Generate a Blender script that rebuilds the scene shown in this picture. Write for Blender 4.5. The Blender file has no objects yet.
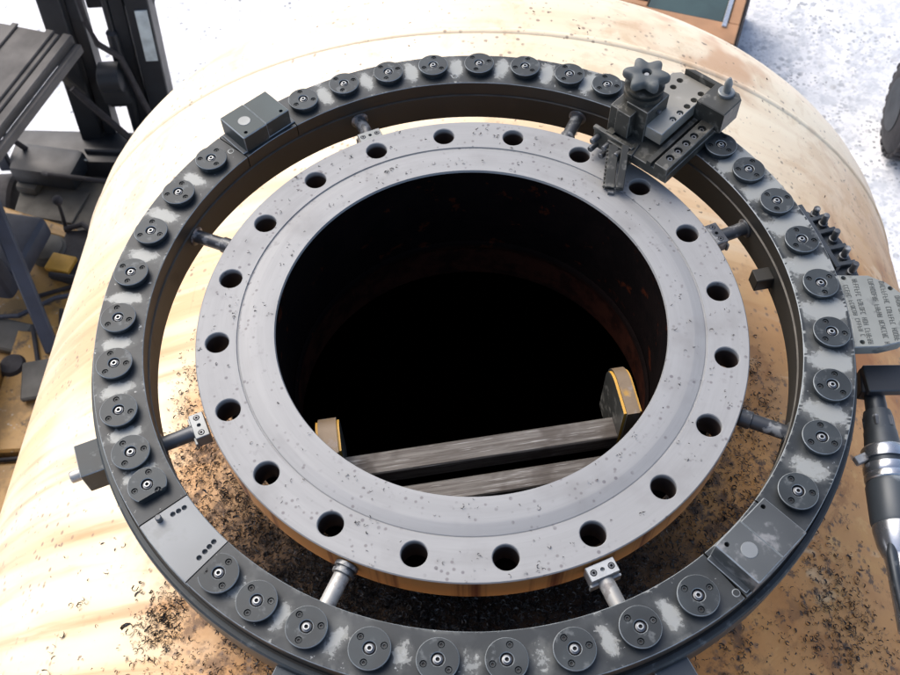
import bpy, bmesh, math, random
from mathutils import Vector, Matrix, Euler
R = math.radians
S = bpy.context.scene
COL = S.collection
rnd = random.Random(7)

# ------------------------------------------------------------------ camera
cam_d = bpy.data.cameras.new('camera')
cam = bpy.data.objects.new('camera', cam_d); COL.objects.link(cam)
cam_d.sensor_width = 36.0
cam_d.lens = 36.0 * 963.487 / 900.0
cam_d.clip_start = 0.05; cam_d.clip_end = 500
_r = Vector((0.998442585755609, -0.05152714746382024, -0.02138588375295671))
_u = Vector((0.05477775757152245, 0.8328037172349749, 0.5508514916336736))
_f = Vector((0.010573562554256241, 0.5511650584297316, -0.8343292384550968))
mw = Matrix((( _r.x, _u.x, -_f.x, -0.04732681506278874),
             ( _r.y, _u.y, -_f.y, -0.8119247570261794),
             ( _r.z, _u.z, -_f.z, 1.1757617431724878),
             (0, 0, 0, 1)))
cam.matrix_world = mw
S.camera = cam
cam_d.dof.use_dof = True; cam_d.dof.focus_distance = 1.40; cam_d.dof.aperture_fstop = 12.0

# ------------------------------------------------------------------ light
SUN_EL, SUN_AZ = 50.0, -40.0      # azimuth measured from +Y towards +X
SKY, SUN, EXPO = 0.15, 0.85, 0.85
w = bpy.data.worlds.new('World'); S.world = w; w.use_nodes = True
nt = w.node_tree; nt.nodes.clear()
sky = nt.nodes.new('ShaderNodeTexSky'); sky.sky_type = 'NISHITA'; sky.sun_disc = False
sky.sun_elevation = R(SUN_EL); sky.sun_rotation = R(SUN_AZ)
sky.air_density = 0.85; sky.dust_density = 4.0; sky.ozone_density = 1.0
bg = nt.nodes.new('ShaderNodeBackground'); bg.inputs['Strength'].default_value = SKY
wo = nt.nodes.new('ShaderNodeOutputWorld')
nt.links.new(sky.outputs[0], bg.inputs[0]); nt.links.new(bg.outputs[0], wo.inputs[0])
sd = bpy.data.lights.new('sun', 'SUN'); sd.energy = SUN; sd.angle = R(60); sd.color = (1.0, 0.97, 0.92)
so = bpy.data.objects.new('sun', sd); COL.objects.link(so)
dv = Vector((math.sin(R(SUN_AZ)) * math.cos(R(SUN_EL)), math.cos(R(SUN_AZ)) * math.cos(R(SUN_EL)), math.sin(R(SUN_EL))))
so.rotation_euler = (-dv).to_track_quat('-Z', 'Y').to_euler(); so.location = dv * 20
S.view_settings.view_transform = 'Standard'; S.view_settings.look = 'None'
S.view_settings.exposure = EXPO; S.view_settings.gamma = 1.0
S.cycles.max_bounces = 8

# ------------------------------------------------------------------ materials
class MatB:
    """small node-building helper round one Principled material"""
    def __init__(s, name, base=(.5, .5, .5), rough=.5, metal=0.0, spec=.5, coat=0.0, coat_rough=.2):
        m = bpy.data.materials.new(name); m.use_nodes = True
        s.m = m; s.t = m.node_tree; s.p = s.t.nodes['Principled BSDF']
        s.p.inputs['Roughness'].default_value = rough
        s.p.inputs['Metallic'].default_value = metal
        s.p.inputs['Specular IOR Level'].default_value = spec
        s.p.inputs['Coat Weight'].default_value = coat
        s.p.inputs['Coat Roughness'].default_value = coat_rough
        s.col = s.rgb(base); s.rough = None; s.metal = None; s.h = None
        s.base_rough = rough; s.base_metal = metal
        s.tc = s.t.nodes.new('ShaderNodeTexCoord')
    def n(s, typ): return s.t.nodes.new(typ)
    def l(s, a, b): s.t.links.new(a, b)
    def rgb(s, c):
        n = s.n('ShaderNodeRGB'); n.outputs[0].default_value = (*c, 1); return n.outputs[0]
    def vec(s, scale=(1, 1, 1), rot=(0, 0, 0), loc=(0, 0, 0)):
        mp = s.n('ShaderNodeMapping'); s.l(s.tc.outputs['Object'], mp.inputs[0])
        mp.inputs['Scale'].default_value = scale; mp.inputs['Rotation'].default_value = rot
        mp.inputs['Location'].default_value = loc
        return mp.outputs[0]
    def noise(s, scale, detail=4, rough=.55, v=None, dist=0.0):
        n = s.n('ShaderNodeTexNoise'); n.inputs['Scale'].default_value = scale
        n.inputs['Detail'].default_value = detail; n.inputs['Roughness'].default_value = rough
        n.inputs['Distortion'].default_value = dist
        s.l(v if v is not None else s.tc.outputs['Object'], n.inputs['Vector']); return n.outputs['Fac']
    def voronoi(s, scale, v=None, feat='F1'):
        n = s.n('ShaderNodeTexVoronoi'); n.inputs['Scale'].default_value = scale; n.feature = feat
        s.l(v if v is not None else s.tc.outputs['Object'], n.inputs['Vector']); return n
    def ramp(s, f, lo, hi, a=0.0, b=1.0):
        n = s.n('ShaderNodeMapRange'); n.interpolation_type = 'SMOOTHSTEP'
        s.l(f, n.inputs['Value']); n.inputs['From Min'].default_value = lo; n.inputs['From Max'].default_value = hi
        n.inputs['To Min'].default_value = a; n.inputs['To Max'].default_value = b; return n.outputs[0]
    def math(s, op, a, b=None, c=None):
        n = s.n('ShaderNodeMath'); n.operation = op
        for i, x in enumerate((a, b, c)):
            if x is None: continue
            if isinstance(x, (int, float)): n.inputs[i].default_value = x
            else: s.l(x, n.inputs[i])
        return n.outputs[0]
    def mixcol(s, fac, c):
        n = s.n('ShaderNodeMix'); n.data_type = 'RGBA'
        s.l(fac, n.inputs[0]); s.l(s.col, n.inputs[6])
        if isinstance(c, tuple): n.inputs[7].default_value = (*c, 1)
        else: s.l(c, n.inputs[7])
        s.col = n.outputs[2]
    def mixf(s, which, fac, val):
        cur = getattr(s, which); base = s.base_rough if which == 'rough' else s.base_metal
        n = s.n('ShaderNodeMix'); n.data_type = 'FLOAT'
        s.l(fac, n.inputs[0])
        if cur is None: n.inputs[2].default_value = base
        else: s.l(cur, n.inputs[2])
        n.inputs[3].default_value = val; setattr(s, which, n.outputs[0])
    def layer(s, fac, col=None, rough=None, metal=None):
        if col is not None: s.mixcol(fac, col)
        if rough is not None: s.mixf('rough', fac, rough)
        if metal is not None: s.mixf('metal', fac, metal)
    def height(s, f, k=1.0):
        f = s.math('MULTIPLY', f, k)
        s.h = f if s.h is None else s.math('ADD', s.h, f)
    def done(s, bump=.3, dist=.001):
        s.l(s.col, s.p.inputs['Base Color'])
        if s.rough is not None: s.l(s.rough, s.p.inputs['Roughness'])
        if s.metal is not None: s.l(s.metal, s.p.inputs['Metallic'])
        if s.h is not None:
            b = s.n('ShaderNodeBump'); b.inputs['Strength'].default_value = bump; b.inputs['Distance'].default_value = dist
            s.l(s.h, b.inputs['Height']); s.l(b.outputs[0], s.p.inputs['Normal'])
        return s.m

def m_dark_steel(name, base, worn, amount=.62, rough=.42, metal=.55, scale=40):
    b = MatB(name, base, rough, metal)
    oi = b.n('ShaderNodeObjectInfo'); va = b.n('ShaderNodeVectorMath'); va.operation = 'ADD'
    b.l(b.tc.outputs['Object'], va.inputs[0]); cv = b.n('ShaderNodeCombineXYZ')
    b.l(b.math('MULTIPLY', oi.outputs['Random'], 7.0), cv.inputs[0]); b.l(b.math('MULTIPLY', oi.outputs['Random'], 31.0), cv.inputs[1]); b.l(cv.outputs[0], va.inputs[1])
    n1 = b.noise(scale, 5, .6, va.outputs[0]); n2 = b.noise(scale * .25, 3, .55, va.outputs[0])
    b.layer(b.math('MULTIPLY', oi.outputs['Random'], .45), tuple(x * .5 for x in base), rough + .08)
    b.layer(b.math('MULTIPLY', b.ramp(n2, .42, .60), b.ramp(oi.outputs['Random'], .55, .95, 0, .8)), tuple(x * .6 for x in worn), rough + .12)
    b.layer(b.ramp(n2, .35, .7), tuple(x * 1.5 for x in base), rough + .1)
    b.layer(b.ramp(n1, amount, amount + .1), worn, rough + .12, .35)
    b.height(b.noise(scale * 8, 3), .5)
    return b.done(.15, .0006)

def m_plain(name, base, rough=.5, metal=0, var=.25, scale=20, bump=.1, spec=.5):
    b = MatB(name, base, rough, metal, spec)
    b.layer(b.ramp(b.noise(scale, 4), .3, .75), tuple(x * (1 - var) for x in base), min(1, rough + .1))
    b.height(b.noise(scale * 5, 3), .6)
    return b.done(bump, .001)

# machined flange face: concentric turning marks, faint grey-blue stains
def m_machined():
    b = MatB('machined_steel', (.283, .287, .283), .55, .12, .35)
    v = b.vec((1, 1, 0)); ln = b.n('ShaderNodeVectorMath'); ln.operation = 'LENGTH'; b.l(v, ln.inputs[0])
    rad = ln.outputs['Value']
    cb = b.n('ShaderNodeCombineXYZ'); b.l(rad, cb.inputs[0])
    ang = b.n('ShaderNodeSeparateXYZ'); b.l(b.tc.outputs['Object'], ang.inputs[0])
    at = b.math('ARCTAN2', ang.outputs[1], ang.outputs[0]); b.l(b.math('MULTIPLY', at, .02), cb.inputs[1])
    ring = b.noise(260, 3, .6, cb.outputs[0]); ring2 = b.noise(60, 3, .6, cb.outputs[0])
    b.layer(b.ramp(ring2, .35, .7, 0, .6), (.315, .32, .316), .5)
    b.layer(b.ramp(ring, .45, .8, 0, .5), (.25, .253, .25))
    b.layer(b.ramp(b.noise(9, 4, .6), .5, .78), (.235, .235, .23), .58)
    b.layer(b.ramp(b.noise(28, 4, .65), .63, .72, 0, .5), (.20, .195, .195), .6)
    vz = b.voronoi(60); sp = b.ramp(vz.outputs['Distance'], .10, .2, 1, 0)
    sp = b.math('MULTIPLY', sp, b.ramp(b.noise(14, 3), .5, .6))
    b.layer(b.math('MULTIPLY', sp, .8), (.12, .11, .12), .6)
    vz2 = b.voronoi(95); sp2 = b.math('MULTIPLY', b.ramp(vz2.outputs['Distance'], .12, .30, 1, 0), b.ramp(b.noise(22, 3), .52, .60))
    b.layer(b.math('MULTIPLY', sp2, .7), (.13, .115, .12), .6)
    # the turned lip and the outer rim of the disc are painted ochre and rust-streaked
    z = ang.outputs[2]
    side = b.math('MULTIPLY', b.ramp(rad, .4058, .4063), b.ramp(z, -.003, -.0012, 1, 0))
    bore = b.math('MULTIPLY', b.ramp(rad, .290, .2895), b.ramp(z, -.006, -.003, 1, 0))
    b.layer(side, (.50, .24, .075), .5, 0.0)
    cb2 = b.n('ShaderNodeCombineXYZ'); b.l(b.math('MULTIPLY', at, 1.0), cb2.inputs[0])
    st = b.ramp(b.noise(7, 4, .7, cb2.outputs[0]), .5, .62)
    b.layer(b.math('MULTIPLY', side, st), (.13, .035, .012), .6, 0.0)
    hd = b.ramp(z, -.012, -.004, 1, 0)                   # drilled holes and bore: recess shade put into the colour
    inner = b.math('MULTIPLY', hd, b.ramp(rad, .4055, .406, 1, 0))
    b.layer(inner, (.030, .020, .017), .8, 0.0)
    b.layer(bore, (.004, .003, .003), .9, 0.0)  # darkness of the bore painted as near-black
    b.height(ring, .6); b.height(b.noise(400, 2), .2)
    return b.done(.12, .0004)

# cast/painted vessel shell: cream and ochre primer with oily sheen
def m_vessel():
    b = MatB('ochre_shell_paint', (.72, .46, .20), .48, 0.0, .45, .4, .32)
    band = b.noise(1.0, 3, .5, b.vec((1.0, 7, 1.0)), .3)
    band2 = b.noise(1.0, 4, .55, b.vec((2.2, 24, 2.2)), .3)
    mot = b.noise(4.2, 4, .55, None, .5)
    dia = b.noise(1.0, 4, .55, b.vec((6, 14, 6), (0, 0, .7)), .3)
    b.layer(b.ramp(b.noise(1.3, 3, .5), .36, .58), (.86, .71, .47))
    sep = b.n('ShaderNodeSeparateXYZ'); b.l(b.tc.outputs['Object'], sep.inputs[0])
    x, y = sep.outputs[0], sep.outputs[1]
    fade = b.ramp(y, .75, .05, .25, 1)                        # streaks fade at the far end, where sheen is painted in
    b.layer(b.ramp(y, .2, .8, 0, .7), (.87, .77, .57))  # paler far end: white sky sheen put into the colour
    b.layer(b.math('MULTIPLY', b.ramp(b.noise(6, 6, .7, None, .5), .50, .64, 0, .45), b.ramp(y, .3, .7)), (.55, .36, .17), .5)
    b.layer(b.math('MULTIPLY', b.ramp(band, .44, .64, 0, .8), fade), (.56, .30, .11), .45)
    b.layer(b.math('MULTIPLY', b.ramp(band2, .48, .70, 0, .7), fade), (.44, .23, .085), .46)
    b.layer(b.ramp(band2, .47, .33, 0, .5), (.80, .67, .46), .34)
    lowr = b.math('ADD', x, b.math('MULTIPLY', y, -.9))
    lowr = b.math('ADD', lowr, b.math('MULTIPLY', b.noise(2.6, 3), .5))
    b.layer(b.ramp(lowr, .20, .75, 0, .95), (.48, .235, .075), .65)  # orange-brown lower right, its dark reflection painted into the colour
    lr_ = b.ramp(lowr, .25, .7)
    fine = b.noise(9, 6, .7, None, .6)
    b.layer(b.math('MULTIPLY', b.ramp(fine, .52, .62, 0, .55), lr_), (.22, .085, .022), .6)
    b.layer(b.math('MULTIPLY', b.ramp(fine, .44, .36, 0, .5), lr_), (.60, .36, .13), .55)
    b.layer(b.math('MULTIPLY', b.ramp(mot, .50, .66, 0, .75), lr_), (.27, .085, .014), .6)
    b.layer(b.math('MULTIPLY', b.ramp(mot, .44, .34, 0, .6), lr_), (.55, .30, .09), .6)
    b.layer(b.math('MULTIPLY', b.ramp(dia, .56, .72, 0, .35), b.ramp(x, -.1, .4)), (.38, .17, .05), .5)
    b.layer(b.math('MULTIPLY', b.ramp(dia, .38, .30), b.ramp(x, .1, .4, 0, .5)), (.72, .54, .32), .4)
    tinge = b.ramp(b.noise(5, 3), .45, .6); b.layer(b.math('MULTIPLY', tinge, b.math('MULTIPLY', b.ramp(b.math('ABSOLUTE', b.math('SUBTRACT', x, .52)), .22, .08), b.ramp(b.math('ABSOLUTE', b.math('SUBTRACT', y, 1.0)), .16, .06, 0, .8))), (.56, .30, .14), .5)
    scr = b.noise(1.0, 2, .5, b.vec((60, 1.5, 60), (0, 0, .12))); b.layer(b.ramp(scr, .70, .74, 0, .2), (.36, .20, .09), .5)
    # rust and cutting-oil stain that has run down round the nozzle
    cx = b.n('ShaderNodeCombineXYZ'); b.l(x, cx.inputs[0]); b.l(y, cx.inputs[1])
    ln = b.n('ShaderNodeVectorMath'); ln.operation = 'LENGTH'; b.l(cx.outputs[0], ln.inputs[0])
    rr = b.math('ADD', ln.outputs['Value'], b.math('MULTIPLY', b.noise(11, 5, .65), .16))
    rr = b.math('ADD', rr, b.math('MULTIPLY', y, .22))
    st = b.ramp(rr, .62, .38, 0, 1)
    down = b.ramp(y, -.12, -.32)
    ann = b.ramp(rr, .66, .52)
    b.layer(b.math('MULTIPLY', ann, b.ramp(y, .22, .0, 0, .75)), (.62, .28, .07), .55)
    b.layer(b.math('MULTIPLY', b.math('MULTIPLY', ann, b.ramp(y, .20, -.05)), b.ramp(b.noise(26, 6, .7), .48, .60, 0, .8)), (.10, .05, .025), .6)
    b.layer(b.math('MULTIPLY', b.math('MULTIPLY', st, down), .95), (.035, .020, .012), .65)
    # old mill stain on the right flank near the nozzle
    b.layer(b.math('MULTIPLY', b.ramp(b.noise(34, 5, .7), .56, .64), b.math('MULTIPLY', b.ramp(x, .1, .35), b.ramp(y, .3, -.05, 0, .9))), (.085, .05, .03), .6)
    b.layer(b.math('MULTIPLY', b.ramp(b.noise(70, 3, .6), .66, .72), .8), (.10, .06, .04), .6)
    vz = b.voronoi(26); sp = b.math('MULTIPLY', b.ramp(vz.outputs['Distance'], .05, .12, 1, 0), b.ramp(b.noise(5, 2), .55, .62))
    b.layer(b.math('MULTIPLY', sp, .9), (.12, .075, .05), .6)
    vz3 = b.voronoi(48); sp = b.math('MULTIPLY', b.ramp(vz3.outputs['Distance'], .12, .28, 1, 0), b.ramp(b.noise(7, 3), .47, .58))
    b.layer(b.math('MULTIPLY', sp, .75), (.17, .11, .075), .6)
    ct = b.math('MULTIPLY', b.math('SUBTRACT', 1.0, b.math('MULTIPLY', ann, b.ramp(y, .35, .15))), b.math('SUBTRACT', 1.0, b.math('MULTIPLY', lr_, .9)))
    b.l(b.math('MULTIPLY', ct, .45), b.p.inputs['Coat Weight'])
    b.height(b.noise(7, 3), .8); b.height(band2, .3); b.height(b.noise(150, 3), .15)
    return b.done(.25, .004)

def m_snow():
    b = MatB('trodden_snow', (.82, .82, .82), .8, 0, .3)
    b.layer(b.ramp(b.noise(1.1, 5, .6), .45, .66, 0, .5), (.54, .57, .59))
    b.layer(b.ramp(b.noise(3.2, 4, .6), .55, .66, 0, .6), (.46, .50, .52))
    sep = b.n('ShaderNodeSeparateXYZ'); b.l(b.tc.outputs['Object'], sep.inputs[0])
    side = b.ramp(sep.outputs[0], .6, 1.9)                    # greyer and more speckled towards the right
    for sc, lo, th, c in ((11, .17, .42, (.26, .28, .30)), (22, .2, .43, (.20, .22, .23)), (38, .2, .48, (.14, .15, .17)), (7, .10, .5, (.20, .19, .19))):
        vz_ = b.voronoi(sc); d = b.math('ADD', vz_.outputs['Distance'], b.math('MULTIPLY', b.noise(sc * 3, 3), .22))
        nz = b.math('ADD', b.noise(sc * .16, 3, .6), b.math('MULTIPLY', b.math('SUBTRACT', side, .6), .14))
        sp = b.math('MULTIPLY', b.ramp(d, lo + .12, lo + .22, 1, 0), b.ramp(nz, th, th + .10))
        b.layer(b.math('MULTIPLY', sp, .9), c, .9)
    b.layer(b.math('MULTIPLY', side, b.ramp(b.noise(2.2, 5, .65), .35, .60, 0, .75)), (.62, .64, .66))
    b.layer(b.math('MULTIPLY', side, b.ramp(b.noise(9, 5, .7), .46, .62, 0, .75)), (.46, .49, .52))
    b.height(b.noise(3, 6, .65), 1.0); b.height(b.noise(30, 3), .25)
    return b.done(.6, .05)

def m_ring_face():
    b = MatB('worn_blued_steel', (.022, .027, .030), .47, .3)
    at = b.n('ShaderNodeAttribute'); at.attribute_name = 'wear'; at.attribute_type = 'GEOMETRY'
    wr = at.outputs['Fac']
    n1 = b.noise(46, 6, .65, None, .4); n2 = b.noise(18, 4, .6); n3 = b.noise(150, 3, .6)
    b.layer(b.ramp(n2, .42, .62), (.038, .044, .047), .5)
    dusty = b.ramp(b.math('ADD', b.math('MULTIPLY', wr, .55), b.math('ADD', b.math('MULTIPLY', n2, .5), b.math('MULTIPLY', n1, .3))), .48, .70, 0, .75)
    b.layer(dusty, (.105, .112, .108), .6, .15)
    e = b.math('ADD', wr, b.math('MULTIPLY', b.math('SUBTRACT', n1, .5), 1.7))
    bare = b.ramp(e, .50, .59)
    b.layer(b.math('MULTIPLY', bare, .9), (.235, .245, .23), .55, .2)
    b.layer(b.math('MULTIPLY', bare, b.ramp(n3, .5, .62, 0, .6)), (.20, .21, .21), .5)
    b.layer(b.ramp(b.noise(90, 4, .7), .67, .71, 0, .8), (.34, .36, .36), .45, .3)
    e2 = b.math('ADD', b.math('MULTIPLY', wr, 2.0), b.math('MULTIPLY', b.math('SUBTRACT', b.noise(120, 4, .7), .5), 2.0))
    b.layer(b.ramp(e2, .95, 1.15, 0, .55), (.30, .32, .31), .5)
    b.height(bare, -.5); b.height(n3, .3)
    return b.done(.2, .0005)

M = {}
M['machined'] = m_machined()
M['vessel'] = m_vessel()
M['snow'] = m_snow()
M['ring'] = m_ring_face()
M['edge'] = m_plain('bare_edge_steel', (.30, .33, .34), .42, .5, .4, 60)
M['dark'] = m_dark_steel('blued_tool_steel', (.040, .048, .056), (.16, .17, .17), .63)
M['cap'] = m_dark_steel('blued_cap_steel', (.025, .031, .034), (.085, .095, .098), .58, .45, .35, 60)
M['wall'] = m_dark_steel('oily_olive_black_steel', (.014, .0135, .011), (.04, .036, .027), .60, .5, .0, 16)
M['ridge'] = m_plain('rubbed_olive_steel', (.06, .055, .045), .5, .3, .4, 30)
M['grey'] = m_dark_steel('worn_grey_steel', (.21, .225, .225), (.33, .34, .33), .56, .42, .5, 30)
M['link'] = m_dark_steel('clean_link_steel', (.175, .184, .184), (.23, .24, .235), .52, .5, .25, 14)
M['tool'] = m_dark_steel('oily_brown_black_steel', (.055, .055, .048), (.15, .145, .125), .54, .38, .5, 45)
M['toolgrey'] = m_dark_steel('worn_olive_steel', (.25, .24, .205), (.33, .32, .285), .56, .42, .4, 30)
M['bolt'] = m_plain('bolt_steel', (.17, .18, .19), .35, .8, .4, 90)
M['sleeve'] = m_plain('bright_sleeve_steel', (.42, .44, .44), .40, .7, .2, 90)
M['hole'] = m_plain('shaded_recess', (.012, .012, .013), .6, 0, .3, 40)  # sockets and recess floors: their shade put into a near-black colour
M['chrome'] = m_plain('bright_plated_steel', (.55, .57, .59), .22, .9, .35, 25)
M['rod'] = m_dark_steel('scuffed_rod_steel', (.075, .08, .085), (.26, .27, .27), .52, .38, .6, 50)
M['rodlight'] = m_dark_steel('bare_rod_steel', (.36, .36, .34), (.22, .21, .20), .55, .42, .5, 50)
M['chip'] = m_plain('steel_shaving', (.105, .095, .088), .45, .35, .75, 300)
def m_chip():
    b = MatB('steel_shaving', (.060, .052, .048), .5, .25)
    n = b.noise(140, 2, .5)
    b.layer(b.ramp(n, .52, .6), (.13, .115, .10), .45)
    b.layer(b.ramp(n, .44, .38), (.030, .024, .022), .5)
    b.layer(b.ramp(b.noise(300, 2), .64, .68), (.32, .32, .31), .35, .7)
    return b.done()
M['chip'] = m_chip()
M['blackpaint'] = m_plain('black_machine_paint', (.014, .018, .024), .45, 0, .4, 8)
M['guard'] = m_plain('weathered_brown_plate', (.085, .080, .075), .6, 0, .45, 5)
M['footplate'] = m_plain('muddy_footplate', (.10, .095, .082), .7, 0, .5, 6)
M['seat'] = m_plain('dark_blue_vinyl', (.035, .042, .062), .5, 0, .3, 10)
M['tan'] = m_plain('tan_painted_board', (.38, .20, .095), .55, 0, .25, 6)
M['glass'] = m_plain('dark_green_pane', (.035, .065, .06), .18, 0, .35, 5)
M['rubber'] = m_plain('black_rubber', (.028, .026, .029), .75, 0, .3, 25)
M['label'] = m_plain('white_plate', (.55, .62, .62), .5, 0, .3, 14)

def m_yellow():
    b = MatB('grimy_yellow_paint', (.36, .205, .055), .5)
    b.layer(b.ramp(b.noise(5, 5, .65), .46, .6, 0, .8), (.20, .125, .05), .65)
    b.layer(b.ramp(b.noise(13, 5, .7), .55, .66, 0, .85), (.07, .055, .04), .7)
    b.layer(b.ramp(b.noise(24, 4, .7), .62, .7, 0, .7), (.42, .40, .34), .6)
    b.height(b.noise(30, 4), 1); return b.done(.3, .004)
M['yellow'] = m_yellow()
M['yellowclean'] = m_plain('yellow_paint', (.60, .33, .045), .5, 0, .3, 12)

def m_lug():
    b = MatB('chipped_yellow_paint', (.17, .12, .07), .5, .1)
    b.layer(b.ramp(b.noise(22, 4, .6), .60, .70), (.34, .19, .03), .5, 0.0)
    b.layer(b.ramp(b.noise(60, 4, .6), .55, .65, 0, .7), (.22, .18, .15), .6)
    b.height(b.noise(60, 4), 1); return b.done(.4, .002)
M['lug'] = m_lug()
def m_bar():
    b = MatB('dirty_scale_bar', (.125, .115, .102), .5, .25)
    st = b.noise(1.0, 5, .7, b.vec((7, 190, 190)))
    b.layer(b.ramp(st, .40, .62), (.065, .055, .046), .55)
    b.layer(b.ramp(b.noise(1.0, 3, .6, b.vec((16, 420, 420))), .60, .68, 0, .8), (.28, .275, .26), .4)
    b.layer(b.ramp(st, .64, .74), (.33, .325, .31), .4)
    b.layer(b.ramp(b.noise(16, 3, .55), .56, .70, 0, .6), (.045, .034, .026), .7)
    b.height(st, 1); return b.done(.4, .002)
M['bar'] = m_bar()
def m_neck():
    b = MatB('shaded_rusty_pipe', (.0050, .0030, .0028), .9, 0, .05)  # near-black base carries the bore's shade, rust is layered over it
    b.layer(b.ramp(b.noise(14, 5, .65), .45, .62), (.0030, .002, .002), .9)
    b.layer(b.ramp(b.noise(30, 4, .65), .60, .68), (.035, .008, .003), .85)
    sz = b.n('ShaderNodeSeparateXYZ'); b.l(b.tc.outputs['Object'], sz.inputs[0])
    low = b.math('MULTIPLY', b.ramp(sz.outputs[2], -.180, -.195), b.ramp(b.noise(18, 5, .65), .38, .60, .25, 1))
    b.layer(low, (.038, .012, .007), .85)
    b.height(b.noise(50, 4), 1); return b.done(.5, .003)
M['neck'] = m_neck()

# ------------------------------------------------------------------ mesh helpers
def obj(name, bm, mats, parent=None, smooth=32, tf=None):
    if tf is not None: bmesh.ops.transform(bm, matrix=tf, verts=bm.verts)
    me = bpy.data.meshes.new(name)
    bmesh.ops.recalc_face_normals(bm, faces=bm.faces)
    bm.to_mesh(me); bm.free()
    if not isinstance(mats, (list, tuple)): mats = [mats]
    for m in mats: me.materials.append(m)
    for p in me.polygons: p.use_smooth = True
    me.set_sharp_from_angle(angle=R(smooth))
    o = bpy.data.objects.new(name, me); COL.objects.link(o)
    if parent is not None: o.parent = parent
    return o
def empty(name, loc=(0, 0, 0), rz=0, parent=None):
    o = bpy.data.objects.new(name, None); COL.objects.link(o)
    o.location = loc; o.rotation_euler = (0, 0, rz); o.empty_display_size = .05
    if parent is not None: o.parent = parent
    return o
def tag(o, label=None, cat=None, group=None, kind=None):
    if label: o['label'] = label
    if cat: o['category'] = cat
    if group: o['group'] = group
    if kind: o['kind'] = kind
    return o
def NB(): return bmesh.new()
def add_box(bm, c, s, rot=None, bev=0.0, edge_mat=None, mat=0, seg=1):
    """box of size s centred at c, rot a 3x3/4x4; bevelled edges may take another material slot"""
    t = bmesh.new(); bmesh.ops.create_cube(t, size=1.0)
    bmesh.ops.scale(t, vec=s, verts=t.verts)
    for f in t.faces: f.material_index = mat
    if bev > 0:
        r = bmesh.ops.bevel(t, geom=t.edges[:], offset=bev, segments=seg, affect='EDGES', profile=.6)
        if edge_mat is not None:
            for f in r['faces']: f.material_index = edge_mat
    m = Matrix.Translation(c) @ (rot.to_4x4() if rot is not None else Matrix())
    bmesh.ops.transform(t, matrix=m, verts=t.verts); merge(bm, t)
def merge(bm, t):
    me = bpy.data.meshes.new('tmp'); t.to_mesh(me); t.free(); bm.from_mesh(me); bpy.data.meshes.remove(me)
def frame_z(d):
    """rotation taking +Z to direction d"""
    return Vector(d).normalized().to_track_quat('Z', 'Y').to_matrix()
def add_lathe(bm, prof, seg=32, a0=0.0, a1=2 * math.pi, closed_prof=False, base=None, rot=None, mats=None, cap=True):
    """revolve (r,z) profile round z; a sector when a1-a0 < 2pi (its ends are capped if the profile is closed)"""
    t = bmesh.new(); full = abs(a1 - a0 - 2 * math.pi) < 1e-6
    n = seg if full else seg + 1; rows = []
    for i in range(n):
        a = a0 + (a1 - a0) * i / seg; row = []
        for (r, z) in prof:
            row.append(t.verts.new((r * math.cos(a), r * math.sin(a), z)))
        rows.append(row)
    k = len(prof); m = k if closed_prof else k - 1
    for i in range(seg):
        A = rows[i]; B = rows[(i + 1) % n]
        for j in range(m):
            q = [A[j], A[(j + 1) % k], B[(j + 1) % k], B[j]]
            try: f = t.faces.new(q); f.material_index = mats[j] if mats else 0
            except ValueError: pass
    if not full and closed_prof and cap:
        for row in (rows[0], rows[-1]):
            try: t.faces.new(row)
            except ValueError: pass
    bmesh.ops.remove_doubles(t, verts=t.verts, dist=1e-6)
    mt = Matrix.Translation(base or (0, 0, 0)) @ (rot.to_4x4() if rot is not None else Matrix())
    bmesh.ops.transform(t, matrix=mt, verts=t.verts); merge(bm, t)
def add_rod(bm, p0, p1, prof, seg=24, mats=None):
    """solid of revolution from p0 to p1; prof = (fraction along, radius) pairs, ends closed"""
    p0 = Vector(p0); p1 = Vector(p1); L = (p1 - p0).length
    pr = [(0.0, prof[0][0] * L)] + [(r, f * L) for f, r in prof] + [(0.0, prof[-1][0] * L)]
    mm = None
    if mats: mm = [mats[0]] + list(mats) + [mats[-1]]
    add_lathe(bm, pr, seg, base=p0, rot=frame_z(p1 - p0), mats=mm)
def add_prism(bm, pts, z0, z1, bev=0.0, edge_mat=None, mat=0):
    t = bmesh.new(); vs = [t.verts.new((x, y, z1)) for x, y in pts]; f = t.faces.new(vs)
    f.material_index = mat
    r = bmesh.ops.extrude_face_region(t, geom=[f]); nv = [v for v in r['geom'] if isinstance(v, bmesh.types.BMVert)]
    bmesh.ops.translate(t, vec=(0, 0, z0 - z1), verts=nv)
    for f in t.faces: f.material_index = mat
    bmesh.ops.recalc_face_normals(t, faces=t.faces)
    if bev > 0:
        es = [e for e in t.edges if abs(e.verts[0].co.z - e.verts[1].co.z) < 1e-7 and e.verts[0].co.z > (z0 + z1) / 2]
        r = bmesh.ops.bevel(t, geom=es, offset=bev, segments=1, affect='EDGES')
        if edge_mat is not None:
            for f in r['faces']: f.material_index = edge_mat
    merge(bm, t)
def add_tube(bm, pts, rad, seg=8):
    t = bmesh.new(); rings = []
    pts = [Vector(p) for p in pts]
    for i, p in enumerate(pts):
        d = (pts[min(i + 1, len(pts) - 1)] - pts[max(i - 1, 0)]).normalized()
        q = frame_z(d); rr = rad[i] if isinstance(rad, (list, tuple)) else rad
        rings.append([t.verts.new(p + q @ Vector((math.cos(2 * math.pi * k / seg) * rr, math.sin(2 * math.pi * k / seg) * rr, 0))) for k in range(seg)])
    for a, b in zip(rings, rings[1:]):
        for k in range(seg): t.faces.new((a[k], a[(k + 1) % seg], b[(k + 1) % seg], b[k]))
    t.faces.new(rings[0]); t.faces.new(rings[-1]); merge(bm, t)
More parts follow.
